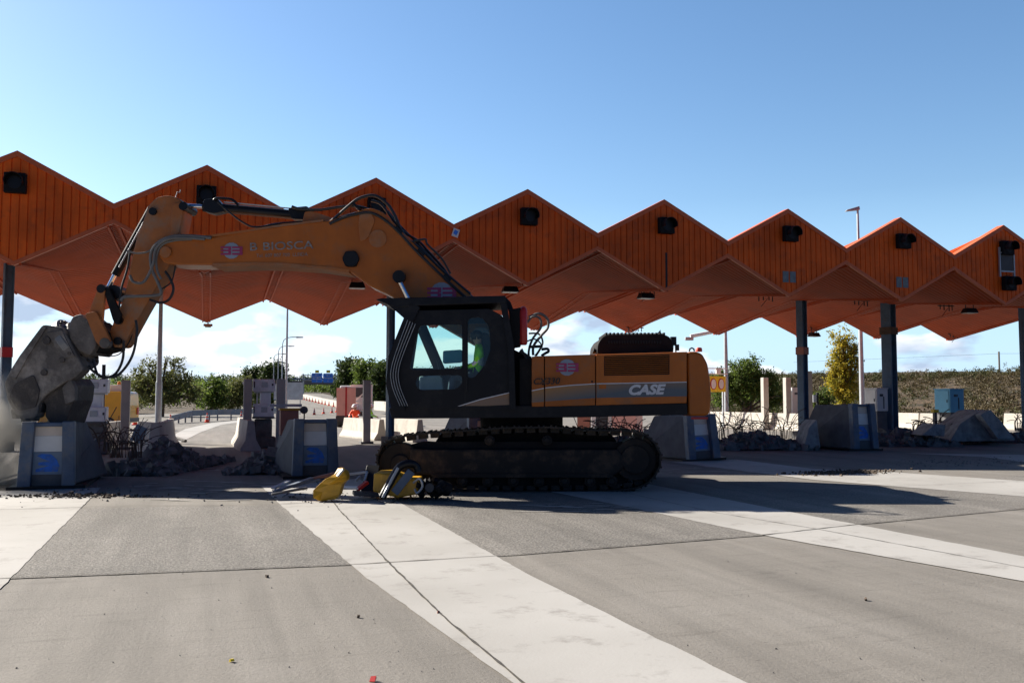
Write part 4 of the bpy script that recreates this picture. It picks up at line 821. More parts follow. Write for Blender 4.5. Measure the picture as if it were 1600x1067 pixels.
hose([(274, 415), (268, 440), (252, 452)], .014, 17.2)
hose([(212, 500), (214, 520), (208, 552), (196, 574), (180, 588), (160, 588), (146, 580), (138, 572)], .024, 17.05)
hose([(193, 532), (192, 560), (182, 582), (166, 590), (152, 584), (146, 560)], .024, 17.15)
hose([(211, 500), (204, 530), (188, 552), (172, 556), (162, 550)], .01, 17.3)
hose([(203, 395), (199, 420), (190, 450), (186, 480), (180, 500)], .02, 17.1)
for (u, v) in ((560, 326), (625, 362), (660, 396), (700, 436)): MB().box(D(u, v, 17.2), (.16, .4, .05), M=Matrix.Rotation(-PSI, 3, 'Z') @ Matrix.Rotation(.75, 3, 'Y')).build('hose_clamp', MT['black'], ex)
MB().tube([D(274, 310, 17.4), D(277, 300, 17.4), D(281, 301, 17.4), D(282, 297, 17.4)], .008, 6).build('stick_pipe', MT['galv'], ex)
# ------------------------------------------------------------------ island noses (crash blocks)
def nose(px, py, label, tilt=0., w=.84, Lg=2.3, h=1.17, turn=0.):
    p = G(px, py); t = thing('island_nose', label, 'crash block', p, turn, 'noses of the broken toll islands')
    t.rotation_euler.y = tilt
    a, b = w/2+.02, w/2-.02
    body = MB(); body.hexa([(-a, .02, .06), (a, .02, .06), (a+.34, Lg, .06), (-a-.34, Lg, .06), (-b, .14, h), (b, .14, h), (b, Lg*.8, h-.03), (-b, Lg*.8, h-.03)])
    body.build('block', MT['pylonc'], t, bevel=.04)
    fl_ = MB()
    for s in (-1, 1):                    # lower, lighter flank slab
        fl_.hexa([(s*(a+.01), .5, .07), (s*(a+.32), Lg*1.0, .07), (s*(a+.30), Lg*1.02, .10), (s*(a+.01), .5, .10), (s*(b+.05), .9, .55), (s*(b+.15), Lg*.93, .80), (s*(b+.12), Lg*.95, .80), (s*(b+.03), .9, .55)])
    fl_.build('flank_slab', MT['pylonc'], t)
    MB().box((0, Lg/2+.0, .03), (w+.42, Lg+.2, .06)).build('plinth', MT['black'], t)
    fr_ = MB()
    for s in (-1, 1):
        fr_.hexa([(s*(w/2+.04), -.14, .06), (s*(w/2-.17), -.14, .06), (s*(w/2-.17), .05, .06), (s*(w/2+.04), .05, .06), (s*(w/2), -.04, h+.02), (s*(w/2-.20), -.04, h+.02), (s*(w/2-.20), .17, h+.02), (s*(w/2), .17, h+.02)])
    fr_.hexa([(-w/2+.1, .03, h-.07), (w/2-.1, .03, h-.07), (w/2-.1, .16, h-.07), (-w/2+.1, .16, h-.07), (-w/2+.1, .04, h+.0), (w/2-.1, .04, h+.0), (w/2-.1, .17, h+.0), (-w/2+.1, .17, h+.0)])
    f_ = fr_.build('nose_frame', MT['pylon'], t, bevel=.015)
    def pan(z0, z1, m, nm, y=.03, s=1.):
        q = lambda z: -.035 + .13*(z-.06)/h + y
        x = (w/2-.175)*s
        return MB().hexa([(-x, q(z0), z0), (x, q(z0), z0), (x, q(z0)+.06, z0), (-x, q(z0)+.06, z0), (-x, q(z1), z1), (x, q(z1), z1), (x, q(z1)+.06, z1), (-x, q(z1)+.06, z1)]).build(nm, m, t)
    pan(.80*h, h-.075, MT['lampbeige'], 'lamp_panel'); pan(.56*h, .797*h, MT['lampwhite'], 'lamp_panel'); pan(.22*h, .555*h, MT['patchbg'], 'sign_panel'); pan(.06, .217*h, MT['pylonc'], 'foot_panel', .02)
    # worn blue pictogram: a bent arrow head shape
    q = lambda z: -.035 + .13*(z-.06)/h + .026
    P = [(-.2, .26), (.17, .26), (.20, .34), (.15, .44), (.05, .52), (-.12, .53), (-.19, .50), (-.1, .46), (.02, .42), (-.16, .40), (-.16, .36), (.02, .35), (-.2, .30)]
    MB().add([(x*.95, q(z*h)-.004, z*h) for x, z in P], [tuple(range(len(P)))]).build('pictogram', MT['patch'], t, fix=False)
    return t
nose(73, 764, 'blue grey island nose with beige lamp panel under the crusher jaw, leftmost of the noses', 0.0)
nose(492, 747, 'blue grey island nose with lamp panel beside the heap of yellow wreckage')
nose(760, 733, 'dark island nose half hidden behind the excavator tracks')
nose(1098, 720, 'dark island nose just behind the excavator counterweight', -.04)
nose(1350, 704, 'dark island nose with blue pictogram in front of the thick canopy column', h=1.42)
# ------------------------------------------------------------------ rubble heaps and twisted rebar
def chunkpts(c, s, rr):
    e = Euler((rr.random()*6, rr.random()*6, rr.random()*6)).to_matrix(); d = [s*rr.uniform(.5, 1.2), s*rr.uniform(.4, .9), s*rr.uniform(.25, .7)]
    out = []
    for q in [(-1, -1, -1), (1, -1, -1), (1, 1, -1), (-1, 1, -1), (-1, -1, 1), (1, -1, 1), (1, 1, 1), (-1, 1, 1)]:
        out.append(Vector(c) + e @ Vector([q[i]*d[i]*rr.uniform(.55, 1.0) for i in range(3)]))
    return out
def heap(px0, px1, pyb, pyt, label, n=260, depth=2.2, seed=1, big=.3):
    rr = random.Random(seed); a, b = G(px0, pyb), G(px1, pyb); Zm = ((a-CAM).dot(fw)+(b-CAM).dot(fw))/2
    H = (D((px0+px1)/2, pyt, Zm+depth*.35)).z; mb = MB(); dirx = (b-a); ln = dirx.length
    for i in range(n):
        u = rr.random(); v = rr.random(); prof = max(0, min(1, 1.25-abs(u-.5)*2.3))*max(.0, 1-abs(v-.4)*1.9)*(.75+.5*mnoise.noise(Vector((u*ln*1.3, v*3, seed))))
        z = H*prof*rr.uniform(.35, 1.)
        s = big*rr.uniform(.25, 1)**1.6 if i > 12 else big*rr.uniform(.8, 1.5)
        c = a + dirx*u + fw*(depth*v) + UP*max(.02, z*.9)
        mb.hexa(chunkpts(c, s, rr))
    nx, ny = 26, 12; vs = []                # the packed core of the heap
    for j in range(ny+1):
        for i in range(nx+1):
            u, v = i/nx, j/ny; e = min(1, 1.25-abs(u-.5)*2.5)*min(1., 1.05-abs(v-.45)*2.1); p = a + dirx*u + fw*(depth*v)
            vs.append(p + UP*(H*.8*max(-.02, e)*(.8+.7*mnoise.noise(Vector((p.x*2.2, p.y*2.2, seed))))))
    mb.add(vs, [(j*(nx+1)+i, j*(nx+1)+i+1, (j+1)*(nx+1)+i+1, (j+1)*(nx+1)+i) for j in range(ny) for i in range(nx)])
    return tag(mb.build('rubble', MT['broken'], fix=True), label, kind='stuff')
heap(138, 262, 744, 682, 'heap of broken concrete beside the left island nose', 1100, 4.5, 1, .18)
heap(352, 438, 742, 684, 'heap of broken concrete left of the second island nose', 900, 4.5, 2, .18)
heap(1110, 1282, 704, 664, 'long heap of broken concrete right of the excavator', 1000, 3.5, 3, .22)
heap(1372, 1500, 698, 664, 'broken concrete between the right-hand noses', 700, 3.5, 4, .22)
heap(1455, 1640, 692, 658, 'broken concrete around the big slab at the right', 800, 4, 5, .26)
heap(880, 1010, 704, 676, 'broken concrete behind the excavator tracks', 200, 2.5, 6, .3)
def rebar(px0, px1, pyb, pyt, Z, n, label, seed, r=.011):
    rr = random.Random(seed); mb = MB()
    for i in range(n):
        x = rr.uniform(px0, px1); p = D(x, pyb, Z+rr.uniform(-.6, .8)); H = max(.1, (pyb-pyt)/F*Z*rr.uniform(.35, 1.05)); pts = [p-UP*.2]
        d = Vector((rr.uniform(-.5, .5), rr.uniform(-.5, .5), 1)); cur = p.copy()
        curl = rr.uniform(-1.6, 1.6); a = rr.random()*6
        for k in range(9):
            d = d + Vector((math.cos(a), math.sin(a), 0))*.33*abs(curl) - UP*.16*abs(curl)*(k > 3); d.normalize(); a += curl*.25
            cur = cur + d*H/6.; pts.append(cur.copy())
        mb.tube(bez(pts, 3), r*rr.uniform(.8, 1.3), 5)
    return tag(mb.build('rebar', MT['rebar'], fix=False), label, kind='stuff')
rebar(172, 222, 700, 664, 19.2, 60, 'bent rebar sticking out of the left heap', 1, .007)
rebar(150, 172, 690, 640, 18.9, 8, 'few bent bars by the left ticket machine', 8, .012)
rebar(1115, 1290, 676, 642, 31, 80, 'curly rebar along the heap in front of the pale barrier', 2, .009)
rebar(1145, 1162, 676, 638, 30, 26, 'dense rebar tuft on the heap', 3, .008)
rebar(1425, 1475, 668, 646, 33, 26, 'bent rebar near the blue cabinet', 4, .013)
rebar(905, 1005, 676, 644, 27, 46, 'curly rebar seen under the excavator counterweight', 5, .011)
rebar(1585, 1600, 665, 645, 34, 10, 'bars at the right edge', 6, .012)
def slab(name, label, poly, z0, z1, m='broken'):
    t = pr(poly, z0, z1).build(name, MT[m], None, bevel=.03, origin=D(*poly[0], z0)); return tag(t, label, 'concrete slab')
slab('concrete_slab', 'big tilted slab of broken concrete on the far right heap', rnd2([(1484, 690), (1500, 662), (1530, 642), (1548, 640), (1566, 660), (1588, 688)], 4), 31.5, 33, 'slabpale')
slab('concrete_slab', 'pale splintered slab leaning on the right side of the big slab', rnd2([(1532, 648), (1546, 640), (1584, 684), (1560, 686)], 2), 31.0, 31.4, 'slabpale')
slab('concrete_slab', 'upright pale slab at the left end of the nose with the blue pictogram', rnd2([(1256, 700), (1264, 668), (1276, 655), (1282, 700)], 2), 28.2, 29.2, 'slabpale')
slab('concrete_slab', 'flat grey slab lying at the foot of the far right heap', [(1440, 680), (1462, 662), (1478, 664), (1476, 682)], 30.5, 31.5, 'slabpale')
# a curved strip of torn steel at the left barrier
tag(MB().tube(bez([G(232, 698), G(250, 692)+UP*.12, G(270, 690)+UP*.15, G(290, 691)+UP*.05], 5), .06, 6).build('torn_strip', MT['broken'], origin=G(232, 698)), 'torn grey strip lying under the left curved barrier', 'debris')
tag(MB().beam(D(212, 690, 20.3), D(222, 666, 20.3), .25, .05, fw).build('bent_plate', MT['patchbg'], origin=D(212, 690, 20.3)), 'bent pale blue plate leaning on the left curved barrier', 'debris')
# ------------------------------------------------------------------ concrete barriers
JP = [(-.30, 0), (.30, 0), (.30, .08), (.16, .30), (.09, .82), (-.09, .82), (-.16, .30), (-.30, .08)]
def barrier(a, b, label, h=.82, group='concrete barriers on the toll plaza', m='conc'):
    a, b = Vector(a), Vector(b); a.z = b.z = 0; d = (b-a).normalized(); s = Vector((-d.y, d.x, 0))
    mb = MB(); k = h/.82
    mb.prism(JP, lambda u, v, sd: (b if sd else a)-a + s*u + UP*v*k)
    o = mb.build('concrete_barrier', MT[m], None, bevel=.015); o.location = a; return tag(o, label, 'barrier', group)
def GZ(px, Z): p = D(px, 622, Z); return Vector((p.x, p.y, 0))
barrier(GZ(541, 38.5), GZ(597, 35), 'short concrete barrier in front of the kneeling orange worker', .80)
barrier(GZ(599, 36.5), GZ(657, 33.5), 'concrete barrier right of the grey post, running behind the cab', .83)
barrier(GZ(1110, 52), GZ(1216, 46.5), 'pale concrete barrier behind the heap, beginning at the counterweight', .86)
barrier(GZ(1217, 46.2), GZ(1296, 43), 'pale concrete barrier under the two bright posts and column', .86)
barrier(GZ(1400, 49), GZ(1437, 47.5), 'pale concrete barrier just right of the thick column', .84)
barrier(GZ(1439, 47.3), GZ(1478, 46), 'pale concrete barrier left of the blue cabinet', .84)
barrier(GZ(1570, 47), GZ(1615, 45.5), 'dark concrete barrier at the right edge of the view', .84)
barrier(GZ(168, 31), GZ(196, 33.5), 'pale concrete barrier behind the left ticket machine', .8)
def curved(pts, label, h=.85):
    P = bez([GZ(u, Z) for u, Z in pts], 6); o0 = P[0].copy(); vs = []; k = h/.82; n = len(JP)
    for i, p in enumerate(P):
        d = (P[min(i+1, len(P)-1)]-P[max(i-1, 0)]).normalized(); s = Vector((-d.y, d.x, 0)); vs += [p-o0+s*u+UP*v*k for u, v in JP]
    mb = MB(); mb.add(vs, [(i*n+j, i*n+(j+1) % n, (i+1)*n+(j+1) % n, (i+1)*n+j) for i in range(len(P)-1) for j in range(n)]+[tuple(range(n)), tuple((len(P)-1)*n+j for j in range(n))])
    o = mb.build('concrete_barrier', MT['conc'], smooth=True); o.location = o0; return tag(o, label, 'barrier', 'concrete barriers on the toll plaza')
curved([(222, 27), (246, 25.8), (262, 28), (268, 31)], 'curved concrete barrier end at the foot of the left lamp post', .92)
curved([(376, 33), (384, 29.5), (393, 28)], 'curved concrete barrier end left of the double ticket machine', .92)
# ------------------------------------------------------------------ posts
def gpost(px, Z, pyt, label, w_=.26, rot=0.):
    p = GZ(px, Z); h = D(px, pyt, Z).z; t = thing('guard_post', label, 'post', p, rot, 'square grey posts beside the toll lanes')
    MB().box((0, 0, h/2), (w_, w_*.9, h)).build('shaft', MT['post'], t, bevel=.02); MB().box((0, 0, .04), (w_*1.7, w_*1.6, .08)).build('foot', MT['pylonc'], t); return t
gpost(196.5, 29, 594, 'grey post right of the yellow van'); gpost(387, 29.5, 592, 'grey post left of the double ticket machine'); gpost(438.5, 28.5, 592, 'grey post right of the double ticket machine')
gpost(573, 32.5, 594, 'grey post beside the kneeling orange worker'); gpost(1195, 46.8, 590, 'bright grey post in front of the green bushy tree', .30); gpost(1230, 45.6, 590, 'bright grey post left of the white lane cabinet', .30); gpost(1263, 42.5, 580, 'grey post touching the thin sunlit column', .30)
# ------------------------------------------------------------------ ticket machines
def machine(px, Z, pyt, label, s=1., pole=False):
    p = GZ(px, Z); t = thing('ticket_machine', label, 'ticket machine', p, -.04, 'ticket machines on the islands'); H = D(px, pyt, Z).z
    MB().box((0, .1, .62), (.56*s, .5*s, .62)).build('stump', MT['broken'], t, bevel=.05); MB().box((0, .05, .18), (.8*s, .7*s, .36)).build('island_base', MT['broken'], t, bevel=.06)
    lo_ = MB().box((0, 0, H-1.02), (.66*s, .5*s, .42)).build('lower_box', MT['machine'], t, bevel=.02)
    MB().box((.05, .03, H-.62), (.34*s, .34*s, .5)).build('neck', MT['machine'], t, bevel=.02); MB().box((-.2, .1, H-.62), (.06, .06, .5)).build('prop', MT['galv'], t)
    up_ = MB().box((0, 0, H-.21), (.70*s, .5*s, .40)).build('upper_box', MT['machine'], t, bevel=.02)
    MB().box((0, .02, H-.435), (.6*s, .44*s, .035)).build('shelf', MT['galv'], t); MB().box((0, .0, H-1.26), (.7*s, .54*s, .06)).build('skirt', MT['pylonc'], t)
    for b, z in ((lo_, H-1.0), (up_, H-.19)):
        for (x, w_, h_) in ((.02, .16, .14), (.27, .05, .07), (-.3, .04, .2)):
            o = MB().box((x*s, -.255*s, z), (w_*s, .02, h_)).build('reader_slot', MT['dark'], t); o.parent = b
        o = MB().box((.02*s, -.262*s, z), (.19*s, .012, .17)).build('reader_bezel', MT['galv'], t); o.parent = b
    if pole: MB().cyl((.2, .15, H-1.3), (.2, .15, H+.42), .05, 10).build('pole', MT['black'], t)
    else:
        MB().box((.52*s, .1, H-.1), (.12, .3, .08), M=Matrix.Rotation(.5, 3, 'Y')).build('camera_hood', MT['machine'], t); MB().box((-.62*s, .1, H-.12), (.12, .3, .09), M=Matrix.Rotation(-.6, 3, 'Y')).build('camera_hood', MT['machine'], t)
    return t
machine(148, 26.5, 592, 'grey double ticket machine with a black pole, in front of the yellow van', 1.05, True)
machine(412, 30, 592, 'grey double ticket machine between two grey posts, on a broken stump')
# ------------------------------------------------------------------ street lamps
def lamp_far(px, Z, pyb, pyt, label, side=1, arm=1.6, r=.09, grp='tall road lamps beyond the plaza'):
    p = D(px, 622, Z); p.z = hfun(p.x, p.y)-.05; h = D(px, pyt, Z).z-p.z; t = thing('street_lamp', label, 'street lamp', p, -PSI, grp)
    MB().tube([(0, 0, 0), (0, 0, h*.5), (0, 0, h-arm*.5)], [r, r*.8, r*.55], 8).build('pole', MT['galv'], t, smooth=True)
    o = MB().tube(bez([(0, 0, h-arm*.5), (side*arm*.12, 0, h-arm*.15), (side*arm*.5, 0, h), (side*arm, 0, h+.02)], 5), r*.5, 6).build('arm', MT['galv'], t, smooth=True)
    MB().hexa([(side*arm*.9, -.12, h-.08), (side*(arm*.9+.7), -.10, h-.05), (side*(arm*.9+.7), .10, h-.05), (side*arm*.9, .12, h-.08), (side*arm*.9, -.10, h+.08), (side*(arm*.9+.7), -.05, h+.05), (side*(arm*.9+.7), .05, h+.05), (side*arm*.9, .10, h+.08)]).build('lamp_head', MT['galv'], t, bevel=.02); return t
lamp_far(440, 95, 640, 527, 'curved road lamp, tallest and nearest of the three left of the mast', 1, 1.6)
lamp_far(434, 118, 640, 541, 'curved road lamp, middle one of the three left of the mast', 1, 1.5)
lamp_far(427, 140, 640, 553, 'curved road lamp, shortest and farthest of the three', 1, 1.5)
def mast(px, Z, pyt, label, r0, r1, name='lamp_post'):
    p = GZ(px, Z); h = D(px, pyt, Z).z; t = thing(name, label, 'lamp post', p, 0); MB().tube([(0, 0, 0), (0, 0, 2.2), (0, 0, 2.21), (0, 0, h)], [r0, r0, r0*.82, r1], 12).build('pole', MT['galv'], t, smooth=True)
    MB().box((0, 0, .12), (r0*4, r0*4, .24)).build('foot', MT['pylonc'], t); return t, h
m1, h1 = mast(248, 33, 430, 'tall grey lamp post rising past the olive tree behind the left barrier', .115, .06)
a_ = MB().beam((0, 0, h1), (1.2, 0, h1+.1), .08, .08).build('arm', MT['galv'], m1)
m2, h2 = mast(447, 60, 452, 'thin tall lamp mast beside the far road, vanishing above the canopy edge', .10, .055)
MB().box((.0, 0, h2), (.9, .3, .12)).build('lamp_head', MT['galv'], m2)
lp = thing('street_lamp', 'tall lamp post right of the poplar with its head above the roof', 'street lamp', GZ(1347, 52), -PSI); hh = D(1343, 329, 52).z
MB().tube([(0, 0, 0), (0, 0, hh*.5), (0, 0, hh)], [.15, .115, .06], 12).build('pole', MT['galv'], lp, smooth=True)
MB().hexa([(-.72, -.14, hh-.06), (.1, -.14, hh+.02), (.1, .14, hh+.02), (-.72, .14, hh-.06), (-.62, -.08, hh+.04), (.08, -.1, hh+.24), (.08, .1, hh+.24), (-.62, .08, hh+.04)]).build('lamp_head', MT['galv'], lp, bevel=.03)
fl2 = thing('street_lamp', 'white lamp arm reaching out from behind the canopy edge above the engine hood', 'street lamp', GZ(1135, 55), -PSI); za = D(1113, 519, 55).z; zb = D(1080, 528, 55).z; dx = 55/F
MB().tube([(0, 0, 0), (0, 0, 4.), (0, 0, za+.3)], [.14, .12, .09], 10).build('pole', MT['galv'], fl2, smooth=True)
MB().tube([(0, 0, za+.25), (-22*dx, 0, za), (-55*dx, 0, zb+.1)], [.09, .11, .12], 8).build('arm', MT['white'], fl2, smooth=True); MB().box((-57*dx, 0, zb-.05), (.5, .25, .2)).build('lamp_head', MT['galv'], fl2, bevel=.03)
# ------------------------------------------------------------------ cones
def cone(label):
    t = thing('traffic_cone', label, 'traffic cone', (0, 0, 0), 0, 'orange traffic cones on the road')
    b = MB().box((0, 0, .025), (.36, .36, .05)).build('base', MT['coneo'], t, bevel=.01)
    pf = lambda z: .15*(1-z/.64)+.025*(z/.64)
    c = MB().lathe((0, 0, 0), [(pf(.05), .05), (pf(.64), .64)], 16).build('body', MT['coneo'], t, smooth=True)
    for z0, z1 in ((.2, .32), (.42, .52)): MB().lathe((0, 0, 0), [(pf(z0)+.004, z0), (pf(z1)+.004, z1)], 16).build('white_band', MT['refl'], t, smooth=True)
    return t
cone0 = cone('x')
CL = [(266, 664, 'traffic cone right of the left lamp post'), (323.5, 660, 'lone traffic cone on the curved exit lane, in front of the guardrail'), (377, 656, 'traffic cone left of the grey post at the double ticket machine'), (211, 664, 'traffic cone behind the grey post by the yellow van'),
      (491, 648, 'leftmost of the four bigger cones beside the round mirror'), (505.5, 646.5, 'second of the four bigger cones beside the round mirror'), (518.5, 645, 'third of the four bigger cones beside the round mirror'), (526, 644, 'rightmost of the four bigger cones, at the edge of the salmon panel')]
far_ = [(461, 620.5), (464, 621.5), (467.5, 622.5), (471, 623.5), (475, 624.6), (479, 625.6), (483.5, 626.6), (488, 627.6), (493, 628.8), (498, 630), (503, 631.2), (508, 632.4), (514, 633.8), (521, 635.4), (527, 636.8)]
first = True
def roadpoint(px, py):
    lo, hi = 25., 400.
    for _ in range(50):
        m = (lo+hi)/2; p = D(px, py, m)
        if p.z > hfun(p.x, p.y)+.012: lo = m
        else: hi = m
    return D(px, py, lo)
for (px, py, lb) in CL+[(u, v, 'small cone in the long row along the far kerb of the road') for u, v in far_]+[(592, 640, 'small cone on the road left of the cab, nearer one'), (599, 640.6, 'small cone on the road touching the cab edge')]:
    o = cone0 if first else copy_tree(cone0); first = False
    p = roadpoint(px, py); o.location = p; o['label'] = lb
# concrete kerb barrier behind the row of cones and guardrail on the left
far_bar = [(456, 614.5), (468, 616.5), (480, 619.5), (497, 623.5), (512, 627), (530, 630.5)]
P = [D(u, v, z) for (u, v), z in zip(far_bar, (230, 200, 175, 150, 132, 118))]
mb = MB()
for a, b in zip(P[:-1], P[1:]): mb.beam(a-UP*.2, b-UP*.2, .5, 1.0)
tag(mb.build('road_barrier', MT['conc'], origin=P[0]), 'long pale barrier along the far road behind the row of cones', 'barrier')
P = [D(u, v, z) for (u, v), z in zip([(588, 632), (604, 633), (616, 636), (640, 640)], (95, 90, 85, 80))]; mb = MB()
for a, b in zip(P[:-1], P[1:]): mb.beam(a-UP*.1, b-UP*.1, .5, .9)
tag(mb.build('road_barrier', MT['conc'], origin=P[0]), 'pale barrier left of the cab in front of the pines', 'barrier')
gd = thing('guardrail', 'dark steel guardrail at the edge of the exit lane under the bushes', 'guardrail', GZ(330, 66), absolute=True)
P = [D(268, 654, 58), D(300, 645.5, 62), D(340, 644, 66), D(400, 642, 72), D(440, 640, 80)]
mb = MB()
for a, b in zip(P[:-1], P[1:]):
    for k, (dz, o_) in enumerate(((.14, .02), (.05, .06), (-.05, .02), (-.14, .06))): mb.beam(a+UP*dz-fw*o_, b+UP*dz-fw*o_, .04, .1)
mb.build('rail', MT['pylon'], gd)
for i in range(9):
    p = P[0].lerp(P[1], i/3) if i < 3 else P[1].lerp(P[2], (i-3)/3) if i < 6 else P[2].lerp(P[3], (i-6)/3)
    MB().box((p.x, p.y+.08, p.z/2), (.1, .1, p.z)).build('rail_post', MT['pylon'], gd)
# ------------------------------------------------------------------ cabinets and small street things
def cabinet(px, Z, pyt, pyb, w_, dpt, m, label, name='cabinet', rot=0.):
    p = GZ(px, Z); z1 = D(px, pyt, Z).z; z0 = max(.0, D(px, pyb, Z).z); t = thing(name, label, 'cabinet', p, rot)
    MB().box((0, 0, (z0+z1)/2), (w_, dpt, z1-z0)).build('case', m, t, bevel=.02); MB().box((0, 0, z1+.025), (w_*1.06, dpt*1.06, .05)).build('lid', m, t, bevel=.01)
    if z0 > .05: MB().box((0, 0, z0/2), (w_*.9, dpt*.9, z0)).build('pedestal', MT['pylonc'], t)
    MB().box((-w_/2-.012, 0, (z0+z1)/2), (.02, dpt*.86, (z1-z0)*.9)).build('door', m, t, bevel=.008)
    MB().box((-w_/2-.03, -dpt*.33, (z0+z1)/2), (.03, .03, .12)).build('handle', MT['dark'], t)
    o = MB(); 
    for k in range(3): o.box((w_*(-.2+.1*k), -dpt/2-.008, z1-.25), (.05, .012, .1))
    o.box((.1*w_, -dpt/2-.01, (z0+z1)/2-.1), (.04, .02, .5)); o.build('vent', MT['dark'], t); return t
cabinet(1369, 38, 608, 642, .55, .75, MT['cabin_w'], 'white control cabinet left of the thick canopy column')
cabinet(1483, 40, 609, 644, .75, .9, MT['cabin_b'], 'bright blue control cabinet in front of the dry hillside')
cabinet(1240.5, 46.5, 607, 650, .55, .5, MT['cabin_w'], 'white lane cabinet between a bright post and the thin column')
lb_ = thing('lane_light', 'small yellow lamp box near the foot of the blue cabinet', 'lamp', GZ(1460, 38)); z = D(1460, 642, 38).z
MB().box((0, 0, z), (.26, .2, .12)).build('box', MT['signyel'], lb_, bevel=.02); MB().box((0, 0, z/2), (.12, .12, z)).build('stand', MT['dark'], lb_)
fp = thing('frame_post', 'thin black post with a bracket in front of the hillside right of the thin column', 'post', GZ(1277, 44)); z = D(1277, 613, 44).z
MB().box((0, 0, z/2), (.09, .09, z)).build('shaft', MT['black'], fp); MB().box((-.15, 0, z-.3), (.2, .05, .35)).build('bracket', MT['galv'], fp)
# booth remains seen beneath the counterweight
bt = thing('booth_remains', 'salmon and white remains of a toll booth seen under the excavator counterweight', 'booth', GZ(950, 44), -.75)
bt.scale = (1.3, 1.3, 1.2)
MB().box((.75, 0, .55), (.9, .8, 1.1)).build('salmon_panel', MT['pink'], bt, bevel=.02); MB().box((-.15, 0, .55), (.8, .7, 1.1)).build('white_frame', MT['white'], bt, bevel=.02)
MB().box((-.12, -.37, .5), (.45, .04, .85)).build('window', MT['dark'], bt); MB().box((-.85, 0, .5), (.5, .6, 1.)).build('brown_panel', MT['copper'], bt); MB().box((.7, -.42, .95), (.25, .04, .3)).build('window', MT['dark'], bt)
# orange box and round mirror behind the second nose
ob = thing('barrier_cabinet', 'brown orange barrier cabinet behind the second island nose', 'cabinet', GZ(452, 26), .0); z = D(452, 641, 26).z
MB().box((0, 0, z/2), (.50, .5, z)).build('case', MT['copper'], ob, bevel=.02); MB().box((0, 0, z+.03), (.56, .55, .06)).build('lid', MT['yellow'], ob, bevel=.01); MB().box((-.1, 0, z+.14), (.9, .12, .08)).build('barrier_arm', MT['galv'], ob)
mr_ = thing('round_mirror', 'round grey traffic mirror on a short arm right of the brown cabinet', 'mirror', GZ(475, 26), -PSI); z = D(475, 640.5, 26).z
MB().cyl((0, 0, z), (0, .05, z), .11, 24).build('disc', MT['dark'], mr_, bevel=.01); MB().cyl((0, -.005, z), (0, 0, z), .095, 24).build('glass', MT['pylonc'], mr_); MB().tube([(0, .06, 0), (0, .06, z)], .02).build('stem', MT['black'], mr_); MB().tube([(-.3, .06, z), (0, .06, z)], .018).build('arm', MT['black'], mr_)
# yellow sign by the counterweight
ys = thing('lane_sign', 'yellow board with two oval red edged signs right of the counterweight', 'sign', GZ(1121, 50), .12); z = D(1121, 600, 50).z
MB().box((0, 0, z), (1.1, .05, .85)).build('board', MT['signyel'], ys)
for s in (-.28, .24):
    o = MB(); k = 20; o.prism([(math.cos(2*math.pi*i/k)*.21, math.sin(2*math.pi*i/k)*.31) for i in range(k)], lambda u, v, sd: (s+u, -.03-.012*(1-sd), z+v)); d_ = o.build('red_ring', MT['red'], ys)
    o = MB(); o.prism([(math.cos(2*math.pi*i/k)*.16, math.sin(2*math.pi*i/k)*.26) for i in range(k)], lambda u, v, sd: (s+u, -.045-.012*(1-sd), z+v)); o.build('white_oval', MT['white'], ys)
o = MB(); o.box((0, .05, z+.55), (1.5, .06, .06)); o.box((0, .05, z+.85), (1.5, .05, .05)); o.box((.1, .05, z+.7), (.3, .12, .28)); o.build('gantry_bar', MT['white'], ys)
MB().box((-.5, .1, z/2), (.1, .1, z)).build('post', MT['galv'], ys); MB().box((.45, .1, z/2), (.08, .08, z)).build('post', MT['galv'], ys)
# ------------------------------------------------------------------ far motorway things
ov = thing('overpass', 'grey concrete road bridge crossing behind the blue direction signs', 'bridge', GZ(500, 250), absolute=True)
a, b = D(432, 597.5, 255), D(575, 598.5, 245); MB().beam(a, b, 9, .95).build('deck', MT['pylonc'], ov); MB().beam(a+UP*.9-fw*4.4, b+UP*.9-fw*4.4, .2, .5).build('parapet', MT['pylon'], ov)
for px in (468, 522): p = D(px, 600, 250); MB().box((p.x, p.y, p.z/2), (1.4, 6, p.z)).build('pier', MT['pylonc'], ov)
for u0, u1 in ((420, 470), (524, 590)):
    A_, B_ = D(u0, 596, 252), D(u1, 598, 252); A2, B2 = Vector((A_.x, A_.y, 0)), Vector((B_.x, B_.y, 0)); MB().hexa([A2-fw*8, B2-fw*8, B2+fw*5, A2+fw*5, A_-fw*4, B_-fw*4, B_+fw*4, A_+fw*4]).build('abutment', EARTH, ov)
sg = thing('sign_gantry', 'gantry carrying two blue direction signs over the far road', 'road sign', GZ(500, 205), absolute=True); ZS = 205
def board(u0, u1, v0, v1, lines, nm):
    b_ = MB(); a, c = D(u0, v1, ZS), D(u1, v0, ZS); cx_ = (u0+u1)/2
    b_.hexa([D(u0, v1, ZS), D(u1, v1, ZS), D(u1, v1, ZS)+fw*.2, D(u0, v1, ZS)+fw*.2, D(u0, v0, ZS), D(u1, v0, ZS), D(u1, v0, ZS)+fw*.2, D(u0, v0, ZS)+fw*.2])
    o = b_.build(nm, MT['signblue'], sg)
    for (s, vv, hp) in lines:
        tt = text('lettering', s, MT['white'], sg, D(cx_, vv, ZS)-fw*.08, rt, UP, hp/F*ZS/.7, 0, .01, 1.); tt.parent = o
    return o
board(487.2, 503, 583, 597.6, [('AP-7', 585.6, 1.9), ('Tarragona', 588.8, 2.3), ('Barcelona', 591.8, 2.3), ('\u2193', 595.2, 1.8)], 'direction_board')
